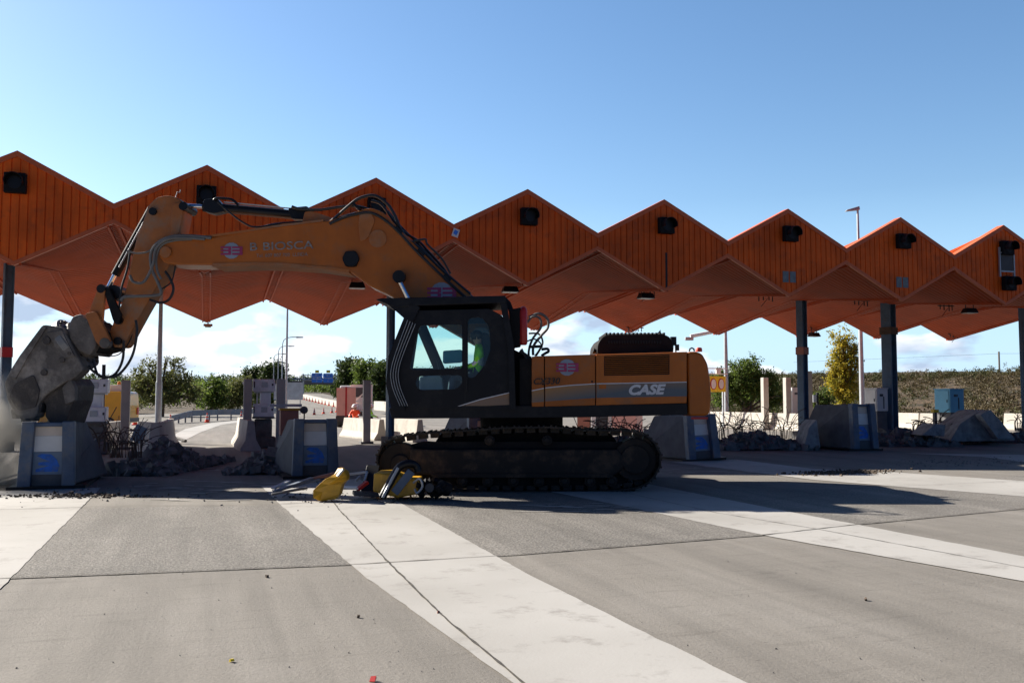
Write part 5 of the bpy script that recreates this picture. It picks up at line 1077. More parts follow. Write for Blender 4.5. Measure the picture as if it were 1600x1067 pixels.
board(505.2, 520, 583.4, 597.8, [('AP-2', 586.8, 1.9), ('Tarragona', 590.5, 2.3), ('\u2193', 595.2, 1.8)], 'direction_board')
for u in (495.5, 513): MB().box(D(u, 580.4, ZS), (.85, .1, .6), -PSI).build('exit_plate', MT['signyel'], sg)
o = MB()
for u in (474, 524): p = D(u, 590, ZS+.6); o.beam((p.x, p.y, 0), (p.x, p.y, D(u, 584, ZS).z), .3, .3, fw)
o.beam(D(474, 586, ZS+.6), D(524, 586.3, ZS+.6), .15, .15); o.beam(D(474, 594, ZS+.6), D(524, 594.3, ZS+.6), .15, .15)
for k in range(9): o.beam(D(474+k*6, 586, ZS+.6), D(474+k*6+3, 594, ZS+.6), .08, .08)
o.build('gantry_frame', MT['galv'], sg)
pb = thing('panel_back', 'pale blue grey back of a large road panel left of the far road', 'sign', GZ(458, 90)); zc = D(458, 611, 90).z
MB().box((0, 0, zc), (1.9, .1, 1.7), -PSI).build('panel', MT['lilac'], pb)
for s in (-.7, .7): MB().box((s*.95, .1-s*.3, zc/2), (.09, .09, zc)).build('post', MT['galv'], pb)
pb2 = thing('panel_back', 'narrow pale panel just left of the thin lamp mast', 'sign', GZ(436, 80)); zc = D(436, 612, 80).z
MB().box((0, 0, zc), (.9, .1, 1.4), -PSI).build('panel', MT['lilac'], pb2); MB().box((0, .1, zc/2), (.09, .09, zc)).build('post', MT['galv'], pb2)
pl_ = thing('utility_pole', 'thin utility pole on the ridge near the right edge', 'pole', D(1561, 560, 130)); pl_.location.z = hfun(pl_.location.x, pl_.location.y)
MB().box((0, 0, 2.), (.16, .16, 4.)).build('shaft', MT['bark'], pl_)
wz = MB()
for dz in (0,): wz.tube([D(1240, 566, 150), D(1400, 559.5, 138)-UP*.0, D(1561, 552.5, 130), D(1640, 552, 128)], .018, 4)
tag(wz.build('power_line', MT['black'], origin=D(1561, 552.5, 130)), 'thin power line over the right-hand ridge', 'power line')
for u, v0, v1, Z in ((349, 587, 602, 330), (364, 578, 600, 330)):
    p = D(u, v1, Z); t = thing('pylon_mast', 'small distant lattice mast on the skyline, ' + ('left of the pair' if u < 355 else 'right of the pair'), 'mast', (p.x, p.y, hfun(p.x, p.y))); hz = D(u, v0, Z).z-t.location.z
    o = MB(); o.tube([(0, 0, 0), (0, 0, hz)], [.3, .08], 4); o.beam((-1.2, 0, hz*.8), (1.2, 0, hz*.8), .1, .1); o.build('lattice', MT['dark'], t)
# ------------------------------------------------------------------ vehicles
def wheelparts(t, x, y, r=.34, w_=.22):
    wh = MB().cyl((x, y-w_/2, r), (x, y+w_/2, r), r, 22).build('wheel', MT['rubber'], t, bevel=.03)
    sub(MB().cyl((x, y-w_/2-.012, r), (x, y+w_/2+.012, r), r*.6, 18), 'rim', MT['galv'], wh)
van = thing('van', 'yellow works van with a white box and amber beacon on its roof', 'van', GZ(153, 47), -PSI)
vw = 1.85
MB().prism(rnd2([(-2.6, .35), (1.75, .35), (1.75, 1.2), (1.70, 1.85), (1.55, 1.95), (-1.3, 1.95), (-1.9, 1.25), (-2.6, 1.05)], .15, 3), lambda u, v, s: (u, -vw/2+vw*s, v)).build('body', MT['vanyel'], van, bevel=.04)
MB().prism([(-1.75, 1.2), (-.75, 1.2), (-.75, 1.75), (-1.3, 1.75)], lambda u, v, s: (u, -vw/2-.01+.03*s, v)).build('side_window', MT['dark'], van)
MB().box((.4, -vw/2-.008, 1.15), (.02, .02, 1.3)).build('door_seam', MT['dark'], van); MB().box((1.77, 0, .5), (.08, 1.7, .2)).build('bumper', MT['dark'], van, bevel=.02)
for s in (-.7, .7): MB().box((1.77, s, .95), (.05, .18, .35)).build('tail_light', MT['red'], van)
for x in (-1.8, 1.0):
    for y in (-.82, .82): wheelparts(van, x, y)
MB().box((.95, 0, 2.12), (.9, 1.0, .34)).build('roof_box', MT['white'], van, bevel=.03); MB().lathe((1.25, -.4, 2.3), [(.09, 0), (.09, .1), (.06, .16), (.0, .17)], 14).build('beacon', MT['amber'], van, smooth=True)
tr_ = thing('works_truck', 'white works truck with a salmon reflective double panel at its back, beside the kneeling worker', 'truck', GZ(552, 53), -PSI+.15)
for s in (-1, 1): MB().box((-.33+s*.27, -2.6, 1.42), (.50, .06, 1.52)).build('salmon_panel', MT['pink'], tr_)
MB().box((-.33, -2.61, 1.42), (.09, .09, 1.6)).build('panel_divider', MT['red'], tr_); MB().box((-.33, -2.5, .5), (1.1, .2, .3)).build('panel_base', MT['dark'], tr_)
MB().box((.15, 0, .75), (1.9, 5.2, .25)).build('chassis', MT['dark'], tr_)
MB().box((.15, 1.6, 1.6), (1.9, 1.7, 1.5)).build('cab', MT['white'], tr_, bevel=.1); MB().box((.15, .74, 1.95), (1.5, .03, .55)).build('rear_window', MT['dark'], tr_)
o = MB()
for y in (-2.3, -.8, .7): o.box((1.05, y, 1.6), (.08, .08, 1.5))
for k in range(3): o.beam((1.05, -2.3+k*.9, .95+.2*k), (1.05, -1.3+k*.9, 2.2), .08, .08)
o.box((.5, -2.3, 2.3), (1.2, .1, .12)); o.box((.55, -2.3, 1.35), (1.0, .08, .08)); o.beam((.2, -2.3, 1.5), (1.0, -2.3, 2.25), .07, .07); o.build('rack', MT['white'], tr_)
for x in (-.7, 1.): 
    for y in (-1.7, 1.6): 
        w_ = MB().cyl((x-.14, y, .4), (x+.14, y, .4), .4, 20).build('wheel', MT['rubber'], tr_, bevel=.03)
# ------------------------------------------------------------------ people
def person(name_label, loc, rz, J, mats, helmet=None, cat='person', scale=1., vestband=True):
    """one continuous skinned body. J: joint -> (pos, radius)"""
    bones = [('pelvis', 'belly'), ('belly', 'chest'), ('chest', 'neck'), ('neck', 'head0'), ('head0', 'head1'), ('head1', 'head2')]
    for s in ('l', 'r'):
        bones += [('chest', 'sh'+s), ('sh'+s, 'el'+s), ('el'+s, 'wr'+s), ('wr'+s, 'pa'+s), ('pelvis', 'hip'+s), ('hip'+s, 'kn'+s), ('kn'+s, 'an'+s), ('an'+s, 'to'+s)]
        for k in range(5):
            wv, pv = Vector(J['wr'+s][0]), Vector(J['pa'+s][0]); d = (pv-wv).normalized(); sd = d.cross(UP); sd = sd.normalized() if sd.length > .1 else Vector((1, 0, 0)); dn = sd.cross(d)
            if k < 4:
                b0 = pv + sd*(k-1.5)*.022; ln = (.062, .072, .068, .052)[k]
                J[f'f{k}a{s}'] = (b0+d*ln*.5-dn*.008, .0085); J[f'f{k}b{s}'] = (b0+d*ln-dn*.03, .0075)
                bones += [('pa'+s, f'f{k}a{s}'), (f'f{k}a{s}', f'f{k}b{s}')]
            else:
                b0 = wv.lerp(pv, .45); J['ta'+s] = (b0+sd*.04+d*.02, .010); J['tb'+s] = (b0+sd*.05+d*.06-dn*.015, .0085); bones += [('wr'+s, 'ta'+s), ('ta'+s, 'tb'+s)]
    names = list(J); idx = {n: i for i, n in enumerate(names)}
    me = bpy.data.meshes.new('p'); me.from_pydata([Vector(J[n][0])*scale for n in names], [(idx[a], idx[b]) for a, b in bones], [])
    bm = bmesh.new(); bm.from_mesh(me); ly = bm.verts.layers.skin.verify(); bm.verts.ensure_lookup_table()
    for n in names: v = bm.verts[idx[n]][ly]; r = J[n][1]; v.radius = (r*scale, r*scale) if not isinstance(r, tuple) else (r[0]*scale, r[1]*scale); v.use_root = (n == 'pelvis')
    bm.to_mesh(me); bm.free()
    o = bpy.data.objects.new('p', me); COL.objects.link(o); o.modifiers.new('s', 'SKIN').use_smooth_shade = True; sb = o.modifiers.new('u', 'SUBSURF'); sb.levels = 1; sb.render_levels = 1
    ev = o.evaluated_get(bpy.context.evaluated_depsgraph_get()); m2 = bpy.data.meshes.new_from_object(ev); bpy.data.objects.remove(o)
    root = thing('person', name_label, cat, loc, rz); b = bpy.data.objects.new('body', m2); COL.objects.link(b); b.parent = root
    m2.materials.clear()
    for k in ('top', 'legs', 'skin', 'shoes', 'band'): m2.materials.append(mats[k])
    seg = []
    for a, c in bones:
        if c[:2] in ('he',): k = 2
        elif a[:2] in ('wr', 'pa') or c[0] == 'f' or c[:2] in ('ta', 'tb'): k = 2
        elif a[:2] in ('an',): k = 3
        elif a[:3] == 'hip' or a[:2] == 'kn' or c[:3] == 'hip': k = 1
        else: k = 0
        seg.append((Vector(J[a][0])*scale, Vector(J[c][0])*scale, k))
    for p in m2.polygons:
        best = None; c = p.center
        for A, B, k in seg:
            d = B-A; t = max(0, min(1, (c-A).dot(d)/max(1e-9, d.dot(d)))); q = (c-A-d*t).length
            if best is None or q < best[0]: best = (q, k)
        k = best[1]
        if k == 0 and vestband:
            be = (Vector(J['belly'][0])*scale); ch = Vector(J['chest'][0])*scale; t = (c-be).dot((ch-be).normalized())/(ch-be).length
            el = min((c-Vector(J['el'+s][0])*scale).length for s in 'lr')
            if (.25 < t < .42 and (c-be).length < .3) or .04 < el < .075: k = 4
        p.material_index = k; p.use_smooth = True
    hc = Vector(J['head1'][0])*scale; up_ = (Vector(J['head2'][0])-Vector(J['head0'][0])).normalized(); M_ = up_.to_track_quat('Z', 'Y').to_matrix()
    fr = Vector(J['face'][0]) if 'face' in J else None
    if helmet:
        h_ = MB(); h_.lathe(hc+up_*.03, [(.150, 0), (.145, .03), (.135, .07), (.10, .115), (.05, .14), (.0, .147)], 20, M_); h_.lathe(hc+up_*.025, [(.15, 0), (.175, .004), (.175, .016), (.148, .02)], 20, M_); h_.build('helmet', helmet, root, smooth=True)
    else:
        h_ = MB(); h_.ball(hc+up_*.045, .118, 14, 8, 1., 1.05, .8); h_.build('hair', MT['hair'], root, smooth=True)
    return root
def face(root, hc, f, s):                # nose, eyes, mouth, ears on the head; f = unit vector the face looks along
    hc, f = Vector(hc), Vector(f).normalized(); sd = f.cross(UP).normalized()
    m = MB(); m.ball(hc+f*.108-UP*.015, .02, 8, 5, .8, .8, 1.2); m.ball(hc+sd*.1-UP*.01, .025, 8, 5, .5, 1, 1.2); m.ball(hc-sd*.1-UP*.01, .025, 8, 5, .5, 1, 1.2); m.build('nose_and_ears', MT['skin'], root, smooth=True)
    m = MB(); m.ball(hc+f*.098+sd*.035+UP*.012, .011, 8, 5); m.ball(hc+f*.098-sd*.035+UP*.012, .011, 8, 5); m.box(hc+f*.1-UP*.055, (.012, .045, .008), math.atan2(f.y, f.x)); m.build('eyes_and_mouth', MT['dark'], root)
def kneel():
    return {'pelvis': ((0, 0, .52), (.15, .12)), 'belly': ((.02, 0, .70), (.15, .115)), 'chest': ((.07, 0, .90), (.17, .12)), 'neck': ((.10, 0, 1.03), .06), 'head0': ((.115, 0, 1.08), .075), 'head1': ((.13, 0, 1.15), (.092, .10)), 'head2': ((.135, 0, 1.22), .075),
     'shl': ((.07, .19, .95), .072), 'shr': ((.07, -.19, .95), .072), 'ell': ((.20, .26, .74), .052), 'elr': ((.20, -.26, .74), .052), 'wrl': ((.40, .16, .66), .034), 'wrr': ((.40, -.16, .66), .034), 'pal': ((.47, .13, .64), (.04, .022)), 'par': ((.47, -.13, .64), (.04, .022)),
     'hipl': ((.0, .10, .48), .10), 'hipr': ((0, -.10, .48), .10), 'knl': ((.36, .13, .50), .068), 'knr': ((.12, -.13, .08), .068), 'anl': ((.36, .13, .10), .048), 'anr': ((-.28, -.13, .09), .048), 'tol': ((.52, .14, .05), .042), 'tor': ((-.40, -.13, .04), .042)}
HM = dict(top=MT['hi'], legs=MT['navy'], skin=MT['skin'], shoes=MT['black'], band=MT['refl'])
p_ = person('worker in orange hi-vis and white helmet kneeling behind the short barrier by the salmon panel', GZ(556.5, 46), -PSI-math.pi/2-.3, kneel(), HM, MT['helmet']); face(p_, (.13, 0, 1.15), (1, 0, -.1), 1)
p2_ = person('worker in orange hi-vis and white helmet kneeling near the yellow van under the crusher', GZ(122.5, 42), math.pi/2-PSI+.5, kneel(), HM, MT['helmet']); face(p2_, (.13, 0, 1.15), (1, 0, -.1), 1)
HY = dict(top=MT['hiy'], legs=MT['navy'], skin=MT['skin'], shoes=MT['black'], band=MT['refl'])
p3_ = person('worker in yellow green hi-vis kneeling half hidden by the grey post', GZ(575.5, 47), -PSI+.4, kneel(), HY, MT['helmet']); face(p3_, (.13, 0, 1.15), (1, 0, -.1), 1)
# excavator driver, seated, facing the boom
fz = D(740, 634, 16.4).z; hx = 0.
def drv():
    return {'pelvis': ((0, 0, .50), (.15, .12)), 'belly': ((.01, 0, .68), (.15, .115)), 'chest': ((.0, 0, .90), (.175, .125)), 'neck': ((.02, 0, 1.06), .06), 'head0': ((.03, 0, 1.11), .075), 'head1': ((.045, 0, 1.18), (.092, .10)), 'head2': ((.05, 0, 1.26), .075),
     'shl': ((0, .19, .96), .078), 'shr': ((0, -.19, .96), .078), 'ell': ((.06, .25, .70), .058), 'elr': ((.06, -.25, .70), .058), 'wrl': ((.31, .22, .64), .034), 'wrr': ((.31, -.22, .64), .034), 'pal': ((.38, .21, .65), (.04, .022)), 'par': ((.38, -.21, .65), (.04, .022)),
     'hipl': ((.05, .10, .46), .105), 'hipr': ((.05, -.10, .46), .105), 'knl': ((.46, .14, .50), .072), 'knr': ((.46, -.14, .50), .072), 'anl': ((.52, .14, .10), .05), 'anr': ((.52, -.14, .10), .05), 'tol': ((.68, .15, .05), .042), 'tor': ((.68, -.15, .05), .042)}
dl_ = D(749, 634, 16.16); p4_ = person('driver in bright yellow green hi-vis seated in the excavator cab', (dl_.x, dl_.y, fz+.02), math.pi-PSI, drv(), dict(top=MT['hiy'], legs=MT['navy'], skin=MT['skin'], shoes=MT['black'], band=MT['refl']), None)
face(p4_, (.045, 0, 1.18), (1, 0, 0), 1)
# ------------------------------------------------------------------ wreckage in the foreground
def P2(poly, z0, z1, m, name, label, cat='debris', bev=.012, rr=0):
    return tag(pr(rnd2(poly, rr) if rr else poly, z0, z1).build(name, MT[m], None, bevel=bev, origin=D(*poly[0], z0)), label, cat)
yc = thing('yellow_cover', 'crumpled yellow metal cover standing in the wreckage, left of the black bent tube', 'debris', D(515, 780, 14.3), -PSI, absolute=True)
fold = [[(489, 778), (500, 783), (524, 780)], [(489, 766), (504, 768), (530, 772)], [(500, 755), (514, 757), (534, 757)], [(508, 748), (522, 750), (541, 750)], [(522, 741), (532, 744), (542, 743)], [(528, 731), (533, 732), (540, 737)]]
zz3 = [(14.2, 14.42, 14.25), (14.25, 14.40, 14.3), (14.3, 14.42, 14.32), (14.3, 14.40, 14.36), (14.35, 14.42, 14.4), (14.38, 14.44, 14.42)]
mb = MB(); V_ = [D(u, v, zz3[i][j]-.12*(j == 1)) for i, r_ in enumerate(fold) for j, (u, v) in enumerate(r_)]; W_ = [v+fw*.16+rt*.02 for v in V_]; n_ = len(V_)
fc = [(i*3+j, i*3+j+1, (i+1)*3+j+1, (i+1)*3+j) for i in range(5) for j in range(2)]; mb.add(V_+W_, fc+[tuple(q+n_ for q in f[::-1]) for f in fc]+[(i*3, (i+1)*3, n_+(i+1)*3, n_+i*3) for i in range(5)]+[(i*3+2, n_+i*3+2, n_+(i+1)*3+2, (i+1)*3+2) for i in range(5)]+[(0, n_, n_+1, 1), (1, n_+1, n_+2, 2), (15, 16, n_+16, n_+15), (16, 17, n_+17, n_+16)])
mb.build('folded_sheet', MT['yellow'], yc, bevel=.008); MB().beam(D(527, 744, 14.25), D(536, 733, 14.3), .05, .03).build('bare_edge', MT['galv'], yc)
yb = thing('yellow_housing', 'yellow machine housing under the black bent tube', 'debris', D(618, 776, 14.6), -PSI, absolute=True)
pr([(584, 739), (612, 738), (640, 748), (655, 748), (652, 772), (622, 778), (598, 772), (582, 768)], 14.5, 15.1).build('housing', MT['yellow'], yb, bevel=.03)
pr([(596, 741), (610, 741), (606, 770), (594, 766)], 14.48, 14.5).build('dent_panel', MT['yellow'], yb, bevel=.01)
bt_ = thing('bent_tube', 'glossy black bent tube leaning on the yellow housing', 'debris', D(600, 778, 14.2), -PSI, absolute=True)
MB().tube(bez([D(u, v, z) for u, v, z in [(597, 777, 14.2), (608, 756, 14.3), (620, 735, 14.4), (628, 727, 14.42), (640, 724, 14.45), (650, 728, 14.5), (653, 737, 14.5)]], 7), .062, 14).build('tube', MT['black'], bt_, smooth=True)
MB().tube([D(598, 777, 14.15), D(612, 749, 14.25), D(622, 731, 14.32)], .022, 8).build('sleeve', MT['galv'], bt_, smooth=True)
MB().beam(D(616, 770, 14.28), D(643, 736, 14.36), .13, .05, fw).build('flat_bar', MT['pylon'], bt_, bevel=.01)
MB().tube(bez([G(590, 776)+UP*.02, G(588, 782)+UP*.02, G(600, 787)+UP*.02, G(615, 786)+UP*.02, G(618, 780)+UP*.03, G(606, 776)+UP*.05], 6), .008, 6).build('wire_loop', MT['rubber'], bt_)
mech = thing('machine_innards', 'dark broken machine parts on the ground right of the yellow housing', 'debris', D(675, 772, 14.6), -PSI, absolute=True)
rr = random.Random(5); mb = MB()
for i in range(26): mb.hexa(chunkpts(D(rr.uniform(650, 692), rr.uniform(752, 772), rr.uniform(14.4, 15.)), rr.uniform(.03, .11), rr))
mb.build('parts_clump', MT['blackm'], mech); MB().cyl(D(671, 762, 14.35), D(671, 762, 14.45), .07, 16).build('roller', MT['dark'], mech)
MB().tube(bez([D(646, 754, 14.4), D(656, 748, 14.3), D(660, 760, 14.3), D(652, 770, 14.3), D(648, 764, 14.35)], 5), .018, 7).build('pipe', MT['galv'], mech, smooth=True); MB().cyl(D(688, 760, 14.5), D(700, 765, 14.6), .11, 16).build('motor', MT['blackm'], mech)
def bar(u0, v0, z0, u1, v1, z1, w_, h_, m, label, name='metal_bar'):
    a, b = D(u0, v0, z0), D(u1, v1, z1); tag(MB().beam(a, b, w_, h_).build(name, MT[m], None, bevel=.006, origin=a), label, 'debris', 'scattered bars of the wreckage')
bar(426, 763, 14.9, 452, 751, 15.1, .12, .03, 'galv', 'short grey bar at the left tip of the wreckage')
bar(428, 768, 14.7, 488, 747, 15., .14, .04, 'pylon', 'long grey blue bar at the left of the wreckage')
bar(424, 772, 14.5, 480, 762, 14.7, .12, .03, 'dark', 'dark bar lowest at the left of the wreckage')
bar(448, 762, 14.9, 500, 748, 15., .2, .03, 'pylon', 'wide grey strip in the middle of the wreckage')
bar(484, 749, 15., 522, 740, 15.1, .12, .05, 'copper', 'reddish board above the yellow cover')
bar(536, 742, 15.1, 574, 737, 15.1, .04, .04, 'galv', 'thin pale tube at the top right of the wreckage')
bar(574, 737, 15.1, 570, 752, 15., .04, .04, 'galv', 'short upright pale tube at the right of the wreckage')
bar(556, 751, 14.9, 563, 744, 15.0, .03, .04, 'galv', 'small pale hook shaped bar in the wreckage')
bar(534, 762, 14.7, 562, 762, 14.7, .3, .03, 'white', 'white barrier boom piece right of the yellow cover', 'barrier_piece')
bar(558, 765, 14.6, 574, 753, 14.7, .1, .05, 'red', 'red end of the broken barrier boom', 'barrier_piece')
bar(552, 770, 14.6, 590, 772, 14.7, .3, .06, 'dark', 'dark plate under the red boom end')
bar(574, 770, 14.9, 584, 728, 15.2, .22, .06, 'black', 'black upright plate left of the yellow housing')
rr = random.Random(11); mb = MB()
for i in range(260):
    u = rr.uniform(425, 720) if i < 190 else rr.uniform(0, 440); v = rr.gauss(776, 6) if i < 190 else rr.gauss(772, 10)
    p = G(u, max(755, v)); mb.hexa(chunkpts(p+UP*.01, rr.uniform(.006, .03), rr))
for i in range(170):
    p = G(rr.uniform(-50, 1650), 700+370*rr.random()**1.3); mb.hexa(chunkpts(p+UP*.004, rr.uniform(.003, .007)*(1 if rr.random() < .97 else 1.6), rr))
for i in range(200):
    p = G(rr.uniform(1400, 1600), rr.gauss(722, 4)); mb.hexa(chunkpts(p+UP*.006, rr.uniform(.008, .03), rr))
tag(mb.build('gravel', MT['broken']), 'crumbs of concrete and dirt scattered over the pavement', kind='stuff')
mb = MB()
for i in range(700):
    u = rr.gauss(1320, 36); p = G(u, 739+rr.gauss(0, 1.6)-(u-1320)*.02) if i < 520 else G(rr.gauss(115, 60), rr.gauss(776, 1.6)); mb.hexa(chunkpts(p+UP*.01, rr.uniform(.01, .05), rr))
tag(mb.build('dirt', MT['bark']), 'dark strips of scraped up dirt on the white markings', kind='stuff')
def scrap(px, py, m, w_, label, name='litter'):
    p = G(px, py); o = MB().hexa(chunkpts(UP*.012, w_, random.Random(int(px)))).build(name, m); o.location = p; tag(o, label, 'litter')
scrap(362, 1034, MT['signyel'], .02, 'tiny yellow leaf on the near concrete'); scrap(583, 1064, MT['red'], .025, 'red scrap at the bottom edge of the concrete'); scrap(685, 959, MT['copper'], .022, 'reddish scrap on the middle white marking'); scrap(1353, 938, MT['bark'], .025, 'brown twig on the concrete at the right')
scrap(560, 965, MT['bark'], .018, 'dark crumb on the concrete left of the middle marking'); scrap(417, 902, MT['bark'], .03, 'dark chip just below the long joint')
# ------------------------------------------------------------------ vegetation
LF = dict(olive=leafmat('olive_leaves', (.05, .062, .018), (.22, .23, .075), .45), dark=leafmat('pine_needles', (.018, .036, .012), (.085, .12, .03), .3), green=leafmat('bushy_leaves', (.028, .052, .011), (.16, .22, .042), .45),
          poplar=leafmat('poplar_leaves', (.10, .13, .015), (.62, .46, .05), .5), scrub=leafmat('scrub_twigs', (.042, .037, .017), (.145, .108, .052), .25), scrubg=leafmat('green_scrub', (.028, .036, .012), (.11, .105, .04), .3), vine=leafmat('vine_leaves', (.035, .045, .012), (.15, .11, .03)))
def leafcloud(mb, blobs, n, size, rr, squash=1., up=.3):
    tot = sum(b[3]*b[4]*b[5] for b in blobs)
    for (x, y, z, rx, ry, rz) in blobs:
        k = int(n*rx*ry*rz/tot)
        ncl = max(3, k//26)
        for c in range(ncl):
            d = Vector((rr.gauss(0, 1), rr.gauss(0, 1), rr.gauss(0, 1))).normalized(); q = rr.random()**.38
            cc = Vector((x+d.x*rx*q, y+d.y*ry*q, z+d.z*rz*q)); cr = size*rr.uniform(2.0, 5.)
            for i in range(k//ncl+1):
                p = cc+Vector((rr.gauss(0, .5), rr.gauss(0, .5), rr.gauss(0, .45)))*cr
                s = size*rr.uniform(.6, 1.4); a = Vector((rr.gauss(0, 1), rr.gauss(0, 1), rr.gauss(0, 1)+up)).normalized(); t1 = a.orthogonal().normalized(); t2 = a.cross(t1)
                an = rr.random()*6.28; u = (t1*math.cos(an)+t2*math.sin(an))*s; v = (t2*math.cos(an)-t1*math.sin(an))*s*.55
                mb.add([p-u, p-v*.9, p+u, p+v*.9], [(0, 1, 2, 3)])
def tree(name, label, base, trunk_h, r0, blobs, m, n, size, seed, cat='tree', group=None, limbs=8):
    rr = random.Random(seed); t = thing(name, label, cat, base, 0, group); tr = MB()
    top = Vector((0, 0, trunk_h)); tr.tube(bez([(0, 0, -.2), (.05, .02, trunk_h*.5), top], 5), [r0*(1-.3*i/10) for i in range(11)], 9)
    for b in sorted(blobs, key=lambda b: -b[3]*b[5])[:limbs]:
        e = Vector(b[:3]); mid = top.lerp(e, .5)+Vector((rr.gauss(0, .15), rr.gauss(0, .15), .1)); pts = bez([top-UP*trunk_h*.15*rr.random(), mid, e+UP*b[5]*.1], 4); tr.tube(pts, [r0*.55*(1-i/(len(pts)))+.012 for i in range(len(pts))], 6)
        for q in range(4):
            e2 = e+Vector((rr.gauss(0, b[3]*.5), rr.gauss(0, b[4]*.5), rr.gauss(-.1, b[5]*.3))); tr.tube(bez([mid, mid.lerp(e2, .5)+UP*.1, e2], 3), [r0*.22*(1-i/8)+.006 for i in range(7)], 5)
    tr.build('trunk', MT['bark'], t, smooth=True); cr = MB(); leafcloud(cr, blobs, n, size, rr); cr.build('crown', m, t, fix=False); return t
def at(px, Z): p = D(px, 622, Z); return Vector((p.x, p.y, hfun(p.x, p.y)-.1))
def pxblobs(base_px, Z, lst, dz=1.):
    """crown lumps measured in the photograph, turned into metres around the trunk"""
    k = Z/F; out = []; rr = random.Random(int(base_px)); b = at(base_px, Z)
    for (u, v, ru, rv) in lst:
        p = D(u, v, Z)+fw*rr.uniform(-.5, .5)*ru*k*dz - b; out.append((p.x, p.y, p.z, ru*k, ru*k*dz, rv*k))
    return out
Z = 80
tree('olive_tree', 'open crowned olive green tree behind the left lamp post', at(253, Z), 1.5, .22, pxblobs(253, Z, [(222, 592, 20, 18), (232, 572, 14, 14), (252, 604, 26, 24), (246, 580, 14, 15), (272, 570, 13, 16), (282, 590, 20, 18), (296, 606, 18, 20), (265, 620, 28, 16), (225, 618, 22, 18), (213, 604, 14, 14), (262, 558, 7, 8), (239, 562, 7, 7), (300, 622, 16, 14)]), LF['olive'], 9000, .11, 1, limbs=12)
def bush(name, label, px, Z, lst, m, n, size, seed, cat='bush', group=None, dz=1.): return tree(name, label, at(px, Z), .5, .10, pxblobs(px, Z, lst, dz), m, n, size, seed, cat, group, 6)
bush('bush', 'green bush right of the olive tree', 330, 92, [(322, 622, 16, 20), (338, 616, 18, 24), (330, 604, 12, 12)], LF['green'], 3500, .14, 2, group='bushes along the exit lane')
bush('bush', 'yellowish bush left of the grey post by the double ticket machine', 362, 98, [(358, 622, 16, 20), (376, 612, 16, 26), (386, 600, 10, 14), (366, 604, 10, 10)], LF['olive'], 3500, .15, 3, group='bushes along the exit lane')
bush('bush', 'dark low bush left of the olive tree', 196, 95, [(186, 630, 18, 14), (204, 622, 16, 20)], LF['dark'], 2200, .15, 4, group='bushes along the exit lane')
bush('bush', 'bush behind the double ticket machine', 404, 110, [(396, 618, 14, 20), (412, 622, 16, 18), (424, 618, 12, 18)], LF['green'], 2600, .16, 15, group='bushes along the exit lane')
tree('pine_tree', 'dark round pine left of the thin lamp mast', at(425, 190), 4., .4, pxblobs(425, 190, [(420, 582, 12, 11), (432, 580, 12, 13), (428, 592, 18, 10), (438, 594, 10, 10)]), LF['dark'], 5000, .30, 5, limbs=4, group='pines beyond the plaza')
tree('pine_tree', 'small dark pine behind the double ticket machine', at(396, 200), 3., .3, pxblobs(396, 200, [(392, 587, 9, 8), (400, 584, 9, 9), (396, 595, 12, 8)]), LF['dark'], 3000, .30, 6, limbs=3, group='pines beyond the plaza')
for (u, lst, lb, sd, zz_) in ((545, [(540, 580, 16, 14), (552, 574, 18, 13), (546, 596, 22, 20), (536, 606, 12, 16)], 'broad round pine right of the blue direction signs', 7, 132), (574, [(568, 575, 16, 13), (580, 582, 16, 16), (574, 600, 20, 22)], 'tall pine between the signs and the cab, middle of the clump', 8, 124),
                             (598, [(592, 586, 14, 15), (604, 580, 14, 14), (600, 604, 16, 22), (590, 614, 14, 14)], 'pine of the clump standing against the cab', 9, 118), (620, [(616, 590, 16, 18), (632, 596, 16, 20)], 'pine hidden behind the cab front', 10, 126)):
    tree('pine_tree', lb, at(u, zz_), 2.5, .35, pxblobs(u, zz_, lst), LF['dark'] if sd % 2 else LF['green'], 5200, .22, sd, group='pines beyond the plaza', limbs=4)
Z = 62
tree('bushy_tree', 'wide bright green bushy tree right of the counterweight', at(1165, Z), .8, .2, pxblobs(1165, Z, [(1130, 602, 22, 26), (1150, 590, 26, 26), (1172, 576, 16, 26), (1168, 600, 30, 34), (1190, 604, 26, 30), (1136, 622, 24, 20), (1205, 618, 20, 22), (1180, 564, 7, 12), (1150, 572, 14, 12), (1128, 582, 10, 10), (1200, 590, 14, 14), (1215, 630, 16, 14)]), LF['green'], 15000, .085, 12, limbs=10)
Z = 64
tree('poplar_tree', 'yellow green poplar left of the tall right lamp post', at(1318, Z), 1.2, .18, pxblobs(1318, Z, [(1312, 540, 12, 22), (1318, 526, 9, 16), (1326, 548, 12, 22), (1308, 566, 14, 20), (1322, 574, 18, 22), (1314, 594, 20, 20), (1330, 598, 15, 20), (1304, 606, 14, 16), (1322, 618, 20, 16), (1302, 524, 6, 12), (1334, 536, 7, 14), (1338, 570, 8, 18), (1298, 580, 8, 12), (1309, 514, 4, 7), (1326, 518, 4, 7)]), LF['poplar'], 11000, .085, 13, limbs=12)
bush('bush', 'small green bush at the foot of the hillside by the black post', 1282, 62, [(1278, 630, 14, 16), (1292, 626, 10, 18)], LF['green'], 1800, .09, 14)
bush('bush', 'grey green bush behind the bright post', 1236, 70, [(1224, 612, 16, 26), (1240, 622, 16, 20)], LF['scrubg'], 2400, .1, 16)
